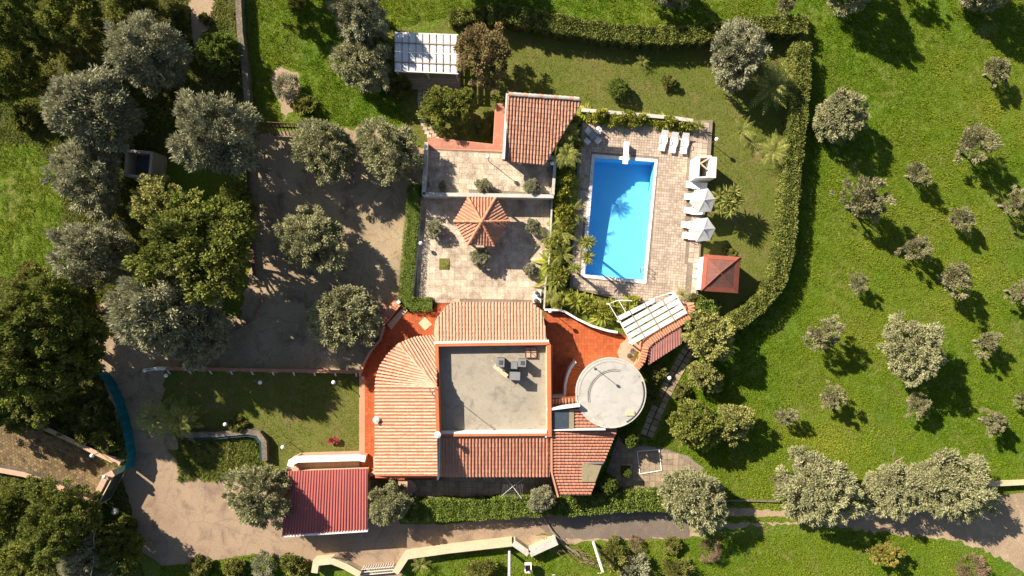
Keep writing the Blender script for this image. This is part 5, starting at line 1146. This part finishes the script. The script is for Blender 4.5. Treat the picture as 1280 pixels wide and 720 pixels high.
for lab, x, y, r, k, i, tl in (
    ('grey olive with feathery crown at the top left, beside the pale footpath', 190, 69, 45, 'olive', 0, 1.3), ('very large grey olive at the upper left above the concrete tank', 112, 135, 56, 'olive', 1, 1.2),
    ('round grey olive just right of the concrete tank', 268, 171, 53, 'olive', 2, 1.3), ('dark grey olive at the left, just below the concrete tank', 110, 226, 45, 'olive', 3, 1.2),
    ('brownish grey olive left of the big green tree', 112, 315, 46, 'olive', 4, 1.3), ('spreading grey olive below the big green tree', 205, 392, 55, 'olive', 0, 1.5), ('lower lobe olive reaching towards the yard fence', 248, 418, 38, 'olive', 1, 1.5),
    ('green grey olive at the top of the dirt yard, left of a pair', 408, 185, 41, 'green_olive', 0, 1.05), ('green grey olive at the top of the dirt yard, right of a pair', 486, 186, 43, 'green_olive', 1, 1.1),
    ('single round olive in the middle of the dirt yard', 387, 298, 45, 'green_olive', 2, 1.0), ('olive beside the entrance steps of the house', 431, 393, 45, 'green_olive', 0, .95),
    ('olive left of the white louvred pergola', 453, 76, 40, 'green_olive', 1, .9), ('olive at the top edge above the left of the pergola', 446, 16, 38, 'olive', 2, 1.3),
    ('olive overlapping the left side of the red garage roof', 327, 622, 43, 'green_olive', 2, 1.3), ('olive overlapping the right side of the red garage roof', 484, 629, 29, 'green_olive', 1, 1.15),
    ('large round pale olive beside the road', 870, 621, 42, 'green_olive', 0, .95), ('leafy olive on the lawn at the top right of the pool garden', 921, 70, 39, 'olive', 3, 1.3),
    ('ragged olive at the left end of the row along the dirt track', 1022, 612, 50, 'green_olive', 2, .9), ('olive in the middle of the row along the dirt track', 1117, 610, 38, 'green_olive', 0, .9), ('wide olive at the right end of the row along the dirt track', 1190, 606, 53, 'green_olive', 1, .85)):
    tree('olive_tree', lab, x, y, r, k, i, group='large olive trees', tall=tl)
tree('olive_tree', 'small pale olive lobe at the far left of the track row', 978, 600, 15, 'field', 1); tree('olive_tree', 'grey lobe rising at the upper left of the ragged track olive', 1007, 578, 18, 'green_olive', 1)
tree('broadleaf_tree', 'largest broad green tree among the olives left of the dirt yard', 243, 308, 76, 'wood', 0, tall=1.15)
tree('broadleaf_tree', 'yellow green branchy tree poking out above the largest broad green tree', 203, 262, 42, 'lime', 1, tall=.9)
tree('broadleaf_tree', 'bright green tree behind the right shoulder of the largest broad green tree', 295, 255, 28, 'broad', 2)
tree('brown_tree', 'brown autumn tree at the right end of the louvred pergola', 603, 64, 42, 'brown', 0, tall=1.1)
tree('citrus_tree', 'glossy green double crowned tree below the louvred pergola', 549, 133, 27, 'broad', 0); tree('citrus_tree', 'glossy green tree right beside the double crowned tree', 577, 129, 25, 'broad', 1)
tree('round_bush', 'bright dark green round tree by the footpath at the top left', 273, 66, 27, 'box', 0, cat='tree', trunk='bush')
tree('broadleaf_tree', 'pale green tree beside the tile topped wall', 886, 421, 34, 'lime', 0, tall=1.1); tree('broadleaf_tree', 'small pale green tree just below the tree by the tile topped wall, left', 878, 466, 20, 'lime', 1, tall=1.2); tree('broadleaf_tree', 'small pale green tree beneath the tree by the tile topped wall, right', 891, 478, 14, 'lime', 0, tall=1.2)
tree('broadleaf_tree', 'yellow green tree by the stepping stone path, left of a pair', 868, 532, 33, 'broad', 0); tree('broadleaf_tree', 'yellow green tree by the stepping stone path, right of a pair', 914, 526, 28, 'lime', 1)
tree('small_tree', 'small grey green tree growing in the roadside hedge', 677, 624, 17, 'olive', 0, tall=1.5)
# left woodland
for lab, x, y, r, k, i, tl in (
    ('very large dark green tree at the left edge, upper part of the woodland', 55, 395, 62, 'wood', 1, 1.5), ('large dark green tree at the left edge, middle of the woodland', 25, 455, 60, 'wood', 0, 1.5), ('large dark green tree at the left edge, nearest the teal fence', 85, 446, 50, 'wood', 1, 1.1), ('dark green tree at the left edge just above the cobbled lane', 30, 498, 42, 'wood', 0, .9),
    ('dark green tree under the green gate in the lower left corner', 82, 655, 48, 'wood', 1, 1.3), ('dark shaded tree at the far lower left edge', 10, 640, 40, 'wood', 0, 1.4), ('dark tree cut by the bottom left corner', 30, 710, 42, 'broad', 1, .9), ('grey green tree at the bottom edge left of the driveway', 105, 700, 34, 'olive', 4, 1.3), ('dark tree at the bottom edge beside the driveway shadow', 150, 690, 30, 'wood', 0, 1.1),
    ('shaded woodland tree in the top left corner', 18, 28, 46, 'wood', 1, 1.6), ('woodland tree at the top edge left of the footpath olive', 90, 20, 40, 'broad', 2, 1.5), ('tall shaded tree at the top edge above the footpath olive', 160, -14, 40, 'wood', 0, 1.3), ('yellowish shrub tree at the upper left, left of the very large olive', 62, 48, 24, 'lime', 0, 1.0), ('low shaded tree at the upper left edge', 12, 100, 34, 'broad', 0, 1.3),
    ('unseen tree added beyond the left edge to shade the cobbled lane', -22, 508, 42, 'wood', 1, 1.2), ('tree beyond the top edge shading the meadow corner', 345, -45, 45, 'wood', 1, 1.4), ('tree beyond the top edge shading the grass by the hedge', 585, -60, 48, 'wood', 0, 1.0)):  # the tree past the left edge is out of view, added to shade the lane
    tree('woodland_tree', lab, x, y, r, k, i, group='trees of the left woodland', tall=tl)
# shrubs: label, x, y, r, kind, i
rng = random.Random(12)
SH_ = [('low green bush clump at the left end of the teal cloth fence', 118, 520, 20, 'bush', 0), ('bright green shrub beside the lower part of the teal fence', 135, 545, 20, 'bush', 1), ('bright green shrub above the upper lane wall', 108, 540, 18, 'bush', 2), ('low shrub added at the left end of the upper lane wall to shade the lane', 60, 529, 13, 'bush', 1), ('low shrub added at the middle of the upper lane wall to shade the lane', 82, 541, 12, 'bush', 0), ('green shrub patch at the bend of the upper lane wall', 95, 505, 16, 'bush', 3),  # the two low shrubs on the upper lane wall are added to shade the lane
 ('yellow green shrub right below the green gate', 138, 668, 15, 'bush', 0), ('shrub at the edge of the driveway below the white boulder', 160, 655, 12, 'bush', 1), ('low bush on the grass at the bottom left of the driveway', 250, 712, 18, 'bush', 2), ('grey olive bush at the bottom edge below the driveway', 328, 708, 19, 'grey_bush', 0), ('bright green bush at the bottom edge beside the grey olive bush', 368, 708, 19, 'bush', 3), ('bush at the bottom edge left of the grey olive bush', 295, 712, 16, 'bush', 0),
 ('grey bush in the grass below the long roadside wall', 603, 713, 19, 'grey_bush', 1), ('scrubby grey green bush right of the leaning white pole', 768, 692, 22, 'grey_bush', 1), ('scrubby bush at the bottom edge right of the leaning white pole', 790, 712, 24, 'grey_bush', 0), ('small green bush in the scrub above the bottom edge', 840, 683, 13, 'bush', 3), ('rough bush at the bottom edge left of the brown dry shrub', 845, 712, 20, 'grey_bush', 1),
 ('brown dry shrub in the grass under the large round pale olive', 887, 688, 17, 'dry', 0), ('brown dry shrub close to the road in the scrub', 795, 679, 11, 'dry', 0), ('lone yellow bush casting a shadow in the lower right grass', 1098, 687, 21, 'bush', 1), ('dry scrub patch at the bottom right corner', 1215, 712, 22, 'dry', 0),
 ('small round bush on the pool lawn right of the clipped ball', 836, 103, 11, 'bush', 2), ('yellow green bush behind the hut at the lawn edge', 911, 314, 9, 'bush', 3), ('sunlit shrub at the left of the stepping stones', 820, 464, 14, 'bush', 0), ('reddish shrub beside the round tower', 817, 497, 11, 'bush', 1), ('yellow flower shrub right of the stepping stones', 852, 490, 13, 'bush', 2), ('green shrub in the shade below the tile topped wall', 815, 478, 9, 'bush', 3),
 ('small grey bush in the pit of bare earth at the top left', 355, 108, 19, 'grey_bush', 0), ('sunlit shrub left of the louvred pergola porch', 497, 108, 17, 'bush', 1), ('yellow shrub between the olive and the pergola', 484, 62, 11, 'bush', 2), ('long grass clump at the lower end of the top left meadow', 380, 130, 16, 'bush', 3), ('small grey bush at the top edge of the top left meadow', 372, 6, 12, 'grey_bush', 1), ('dark bush at the foot of the shed walkway', 606, 160, 11, 'bush', 0),
 ('low woodland shrub at the upper left edge', 30, 145, 20, 'bush', 1), ('low woodland shrub left of the dark grey olive', 55, 105, 18, 'bush', 2), ('yellow green shrub between the two upper left olives', 150, 20, 17, 'bush', 0), ('shrub beside the footpath at the top', 222, 22, 16, 'bush', 3), ('low tuft between the two ruts of the pale footpath', 256, 24, 8, 'bush', 1), ('small shrub at the lower end of the footpath', 215, 120, 11, 'bush', 2), ('shrub in the sun at the left edge above the dark green trees', 40, 348, 22, 'bush', 0), ('shrub under the brownish grey olive', 95, 365, 18, 'bush', 3), ('shrub at the foot of the earth bank wall', 122, 400, 12, 'bush', 1),
 ('dark clipped bush by the lamp of the sunken bed', 297, 532, 13, 'bush', 2), ('shrub behind the hedge corner at the deck end', 868, 372, 8, 'bush', 2)]
for lab, x, y, r, k, i in SH_:
    o = tree('shrub', lab, x, y, r, k, i, cat='shrub')
    if 'yellow bush' in lab: bpy.data.objects[[c.name for c in o.children if c.name.startswith('crown')][0]].data = CR['yellow', 0]
for lab, x, y, r, i in (('large clipped ball bush alone on the pool lawn', 773, 111, 14, 0), ('round bush beside the foot of the stepping stones', 788, 548, 11.5, 1), ('round bush close to the slanting edge of the east roof', 760, 605, 12, 0), ('small pale round bush in the square planting hole', 783, 591, 6.5, 1)):
    tree('clipped_ball', lab, x, y, r, 'box', i, cat='bush', group='clipped ball bushes', tall=.9 if r == 14 else 1.7, trunk='bush')
for lab, x, y, r in (('small grey olive left of the gazebo', 543, 287, 11), ('small grey olive just below the gazebo', 600, 321, 12), ('small grey olive on the upper terrace, middle of the wall', 604, 232, 10), ('small grey olive on the upper terrace, right end of the wall', 665, 233, 10), ('shaded small bush on the upper terrace, left end of the wall', 553, 232, 6), ('small grey olive at the right edge of the gazebo patio, upper', 667, 284, 10), ('small grey olive at the right edge of the gazebo patio, lower', 664, 338, 9)):
    tree('small_olive', lab, x, y, r * 1.05, 'olive', int(x) % 5, cat='tree', group='small olives on the patio', base=1.2 if 'upper terrace' in lab else .25)
o = tree('bougainvillea', 'small crimson bougainvillea on the lower lawn', 416, 550, 8, 'bush', 1, cat='shrub')
me = crown_mesh('crown', 200, M['red'], 20, 40, .3, .3, .07, .6, .4, zc=.6); [setattr(c, 'data', me) for c in o.children if c.name.startswith('crown')]
# palms and leafy planting
for a in (('feathery palm at the right edge of the pool lawn, nearest the hedge', 966, 105, 'palm', 1.25), ('small young palm alone on the pool lawn near the top hedge', 803, 77, 'palm_small', .8), ('palm on the lawn right of the pool deck corner', 929, 163, 'palm_thin', .75),
          ('yellow green palm clump against the right hedge', 970, 190, 'palm', .9), ('many headed yucca beside the grey white parasols', 910, 251, 'yucca', 1.15), ('dark palm at the corner of the pool deck by the four chairs', 710, 165, 'palm_hi', 1.0), ('dark palm below the four chairs table in the planting', 708, 194, 'palm_hi', 1.05),
          ('tall thin palm at the left edge of the pool, upper', 734, 302, 'yucca_three', 1.2), ('tall thin palm at the left edge of the pool, lower', 734, 322, 'yucca_three', 1.1), ('spiky yucca head beside the patio wall', 719, 336, 'yucca_three', .9), ('dark spiky palm at the bottom of the banana border', 697, 350, 'yucca_one', 1.2), ('palm in the corner bed above the east terrace', 690, 372, 'palm_hi', .7),
          ('thin palm in the grass below the long roadside wall', 526, 706, 'palm_small', 1.1), ('feathery palm in the shade by the driveway, left of a pair', 192, 522, 'palm', 1.05), ('feathery palm in the shade by the driveway, right of a pair', 225, 525, 'palm', 1.1), ('tiny palm in the grass square on the patio', 556, 330, 'palm_small', .5), ('small palm at the lower end of the white pergola', 853, 368, 'palm_small', 1.0), ('small spiky plant among the bananas at the top right deck corner', 874, 158, 'yucca_one', .9)):
    plant('palm_tree' if 'palm' in a[3] else 'yucca', a[0], *a[1:], cat='palm' if 'palm' in a[3] else 'yucca')
BG_ = 'plants in the border left of the pool'; rng = random.Random(21)
for k in range(26):
    f = k / 25; y = 228 + 122 * f + rng.uniform(-2, 2); x = np.interp(y, [228, 260, 300, 350], [704, 703, 699, 694]) + rng.uniform(-8, 8); up_ = 1.5 if y < 275 else 1.0
    if k % 4 == 1: plant('banana_plant', 'long leaved banana plant in the crowded border between the patio wall and the pool', x, y, 'banana', rng.uniform(.75, 1.0), group='bananas ' + BG_[7:])
    else: tree('border_shrub', 'yellow green leafy shrub in the crowded border between the patio wall and the pool', x, y, rng.uniform(9, 13), 'leafy', k % 2, cat='shrub', group='leafy ' + BG_, tall=rng.uniform(1.0, 1.6) * up_)
for k in range(22):
    f = k / 21; x = 731 + 132 * f + rng.uniform(-2, 2); y = 141 + 14 * f + 3 + rng.uniform(-3.5, 5)
    if k % 4 == 0: plant('banana_plant', 'broad leaved banana in the row along the top wall of the pool deck', x, y, 'banana_low', rng.uniform(.7, 1.0), group='bananas along the deck wall')
    else: tree('border_shrub', 'leafy green shrub in the row along the top wall of the pool deck', x, y, rng.uniform(7, 10.5), 'leafy', k % 2, cat='shrub', group='leafy shrubs along the deck wall', tall=rng.uniform(1.0, 1.7))
for k in range(24):
    f = k / 23; x = 694 + 94 * f + rng.uniform(-3, 3); y = np.interp(x, [694, 720, 760, 790], [378, 381, 395, 396]) + rng.uniform(-14, 6) - (8 if x > 760 else 0)
    if k % 4 == 2: plant('banana_plant', 'glossy banana plant in the bed between the pool deck and the east terrace', x, y, 'banana', rng.uniform(.6, .85), group='bananas above the east terrace')
    else: tree('border_shrub', 'glossy leafy shrub in the bed between the pool deck and the east terrace', x, y, rng.uniform(7, 11), 'leafy', k % 2, cat='shrub', group='leafy shrubs above the east terrace', tall=rng.uniform(.8, 1.3))
for k, (x, y, s) in enumerate(((703, 215, 11), (713, 222, 9), (705, 203, 11), (712, 210, 9), (722, 180, 8), (700, 225, 9))):
    tree('border_shrub', 'dark leafy shrub in the shaded border beside the tiled shed', x, y, s, 'leafy', k % 2, cat='shrub', group='leafy shrubs beside the tiled shed')
for lab, x, y, s_ in (('feathery young palm at the top of the border left of the pool', 702, 236, .7), ('feathery palm leaning over the pool deck beside the border', 716, 264, .75), ('feathery palm in the border left of the pool, level with the gazebo', 704, 290, .8), ('feathery palm leaning over the patio wall beside the gazebo shadow', 684, 296, .7), ('feathery palm in the lower half of the border left of the pool', 702, 318, .75), ('feathery palm low in the border near the garden stove', 690, 342, .7)):
    plant('palm_tree', lab, x, y, 'palm_thin', s_ * 1.1, cat='palm')
# fallen branches by the roadside wall
o = thing('fallen_branches', 'heap of fallen dry branches beside the broken roadside wall', 'branches', W(715, 690, 0)); rng = random.Random(5); mb = MB()
for k in range(46):
    f = rng.random(); x, y = 686 + 62 * f + rng.uniform(-8, 8), 672 + 34 * f + rng.uniform(-9, 9); a = W(x, y, rng.uniform(.05, .5)); an = rng.uniform(-1.2, .2); l = rng.uniform(.4, 1.3); mb.tube([a, a + Vector((math.cos(an) * l * .5, math.sin(an) * l * .5, .12)), a + Vector((math.cos(an) * l, math.sin(an) * l, rng.uniform(-.05, .2)))], [.035, .025, .01], 4)
tag(mb.build('twigs', M['dry'], o), kind='stuff'); mb = MB(); mb.tube([W(679, 646, .2), W(690, 664, .25), W(706, 682, .3), W(742, 705, .2)], [.07, .1, .13, .08], 7); mb.build('trunk', M['palebark'], o)
o = thing('dead_branch', 'bare pale branch sticking up between the olives of the track row', 'branch', W(1117, 582, 0)); mb = MB(); mb.tube([W(1114, 584, 1.6), W(1120, 577, 2.0), W(1130, 571, 2.3)], [.1, .08, .03], 6); mb.tube([W(1118, 579, 1.9), W(1116, 570, 2.3), W(1119, 560, 2.6)], [.06, .04, .02], 5); mb.tube([W(1114, 584, 0), W(1114, 584, 1.6)], [.12, .1], 6); mb.build('limb', M['palebark'], o)

# ================================================================== grass and litter
def scatter(name, polys, excl, dens, hgt, wid, nb, mat, seed, spread=.1, clump=0):
    rng = np.random.default_rng(seed); P = []
    for q in polys:
        w_ = np.array(PP(q)); lo_, hi_ = w_.min(0), w_.max(0); n = int((hi_ - lo_).prod() * dens)
        p = rng.uniform(lo_, hi_, (n, 2)); p = p[inside(p[:, 0], p[:, 1], [tuple(v) for v in w_])]; P.append(p)
    P = np.concatenate(P)
    for q in excl: P = P[~inside(P[:, 0], P[:, 1], PP(q))]
    def vn(cell, sd):
        r2 = np.random.default_rng(sd); g = r2.normal(size=(256, 256)); u = P / cell + 97.3; i = np.floor(u).astype(int); f = u - i; f = f * f * (3 - 2 * f); i %= 255
        return (g[i[:, 0], i[:, 1]] * (1 - f[:, 0]) + g[i[:, 0] + 1, i[:, 1]] * f[:, 0]) * (1 - f[:, 1]) + (g[i[:, 0], i[:, 1] + 1] * (1 - f[:, 0]) + g[i[:, 0] + 1, i[:, 1] + 1] * f[:, 0]) * f[:, 1]
    n1, n2, n3 = vn(.45, seed), vn(1.5, seed + 50), vn(6.5, seed + 90); v = n1 * .8 + n2 * .6 + rng.normal(size=len(P)) * .35
    ok = v > -1.1 + clump; P, v, n1, n2, n3 = P[ok], v[ok], n1[ok], n2[ok], n3[ok]; n = len(P)
    base = np.concatenate([P, np.zeros((n, 1))], 1); V = []; T = []
    hv = hgt * np.clip(.75 + .35 * n1 + .25 * n2, .25, 2) * rng.uniform(.8, 1.2, n); cb = np.clip(.5 + .10 * n1 + .13 * n2 + .08 * n3 + rng.uniform(-.14, .14, n), 0, 1); ch = np.clip(.38 + .22 * n3 + .14 * n2 + rng.uniform(-.15, .15, n), 0, 1)
    for k in range(nb):
        a = rng.uniform(0, 6.28, n); d = np.stack([np.cos(a), np.sin(a), np.zeros(n)], 1); s = np.stack([-np.sin(a), np.cos(a), np.zeros(n)], 1); ln = rng.uniform(.4, 1.3, n)[:, None] * spread
        b0 = base + d * ln * .3; V.append(np.stack([b0 - s * wid, b0 + s * wid, b0 + d * ln + np.array([0, 0, 1]) * hv[:, None] * rng.uniform(.5, 1.1, (n, 1))], 1)); T.append(np.stack([np.clip(cb + rng.uniform(-.15, .15, n), 0, 1), ch, np.zeros(n)], 1))
    return tag(link(name, np_mesh(name, np.concatenate(V), 3, np.concatenate(T), mat)), kind='stuff')
TRK = [(840, 664), (910, 660), (962, 655), (1010, 656), (1050, 660), (1120, 668), (1180, 672), (1220, 684), (1262, 702), (1300, 730), (1300, 612), (1262, 618), (1225, 628), (1150, 636), (1080, 636), (1020, 640), (960, 636), (900, 634), (862, 638)]
VG = [(870, 645), (960, 645.5), (1012, 648), (1018, 652), (960, 653), (900, 654), (868, 655)]
MEAD = [CLEAR, [(895, 420), (960, 372), (985, 300), (1012, 60), (1012, -40), (1320, -40), (1320, 610), (1240, 622), (1150, 634), (1020, 642), (900, 636)], [(480, -40), (1012, -40), (1012, 30), (900, 38), (800, 42), (700, 30), (615, 12), (560, 20), (480, 40)], [(312, -40), (480, -40), (480, 90), (520, 150), (470, 158), (330, 155), (316, 150)], [(505, 720), (560, 692), (640, 682), (700, 682), (900, 672), (1060, 664), (1180, 676), (1260, 706), (1290, 760), (505, 760)], [(740, 640), (790, 470), (850, 425), (912, 408), (912, 640)], [(200, 708), (320, 694), (395, 706), (395, 760), (200, 760)]]
PIT = [(336, 92), (352, 80), (374, 90), (378, 112), (366, 145), (354, 152), (348, 130)]
scatter('meadow_grass', MEAD, [TRK, PIT, COURT, [(852, 428), (872, 428), (818, 550), (796, 550)]], 85, .15, .026, 4, M['grassblade'], 1, .1)
scatter('verge_grass', [VG], [], 85, .12, .026, 4, M['grassblade'], 5, .1)
scatter('lawn_grass', [LAWN, LAWN2], [DECK, PATIO, UPPER, COURT, RT, LT, [(476, 375), (880, 375), (880, 640), (476, 640)], [(535, 172), (617, 181), (620, 130), (632, 131), (630, 187), (534, 185)], [(496, 40), (578, 40), (578, 112), (496, 112)], [(222, 547), (328, 545), (328, 600), (222, 602)], [(688, 130), (728, 130), (722, 380), (682, 380)]], 55, .07, .025, 3, M['lawnblade'], 2, .09)
scatter('bed_shade_leaves', [[(224, 548), (320, 546), (326, 556), (327, 600), (224, 600)]], [], 70, .3, .07, 5, M['wood_g'], 8, .2)  # dark leaf cover stands in for the deep shade inside the bed
scatter('rough_herbs', [ROUGH, [(682, 250), (724, 130), (722, 380), (684, 388)]], [YARD, DRIVE, CLEAR, COB, [(235, -20), (272, -20), (262, 36), (252, 78), (240, 60)], DECK, [(155, 185), (192, 185), (192, 225), (155, 225)]], 40, .24, .055, 5, M['roughblade'], 3, .2)
# dry leaves on the yard and the track
scatter('fallen_leaves', [YARD, DRIVE, TRK], [], 14, .02, .035, 1, M['dry'], 4, .09, .6)
print('built', len(bpy.data.objects), sum(len(o.data.polygons) for o in bpy.data.objects if o.type == 'MESH' and o.data.users == 1))
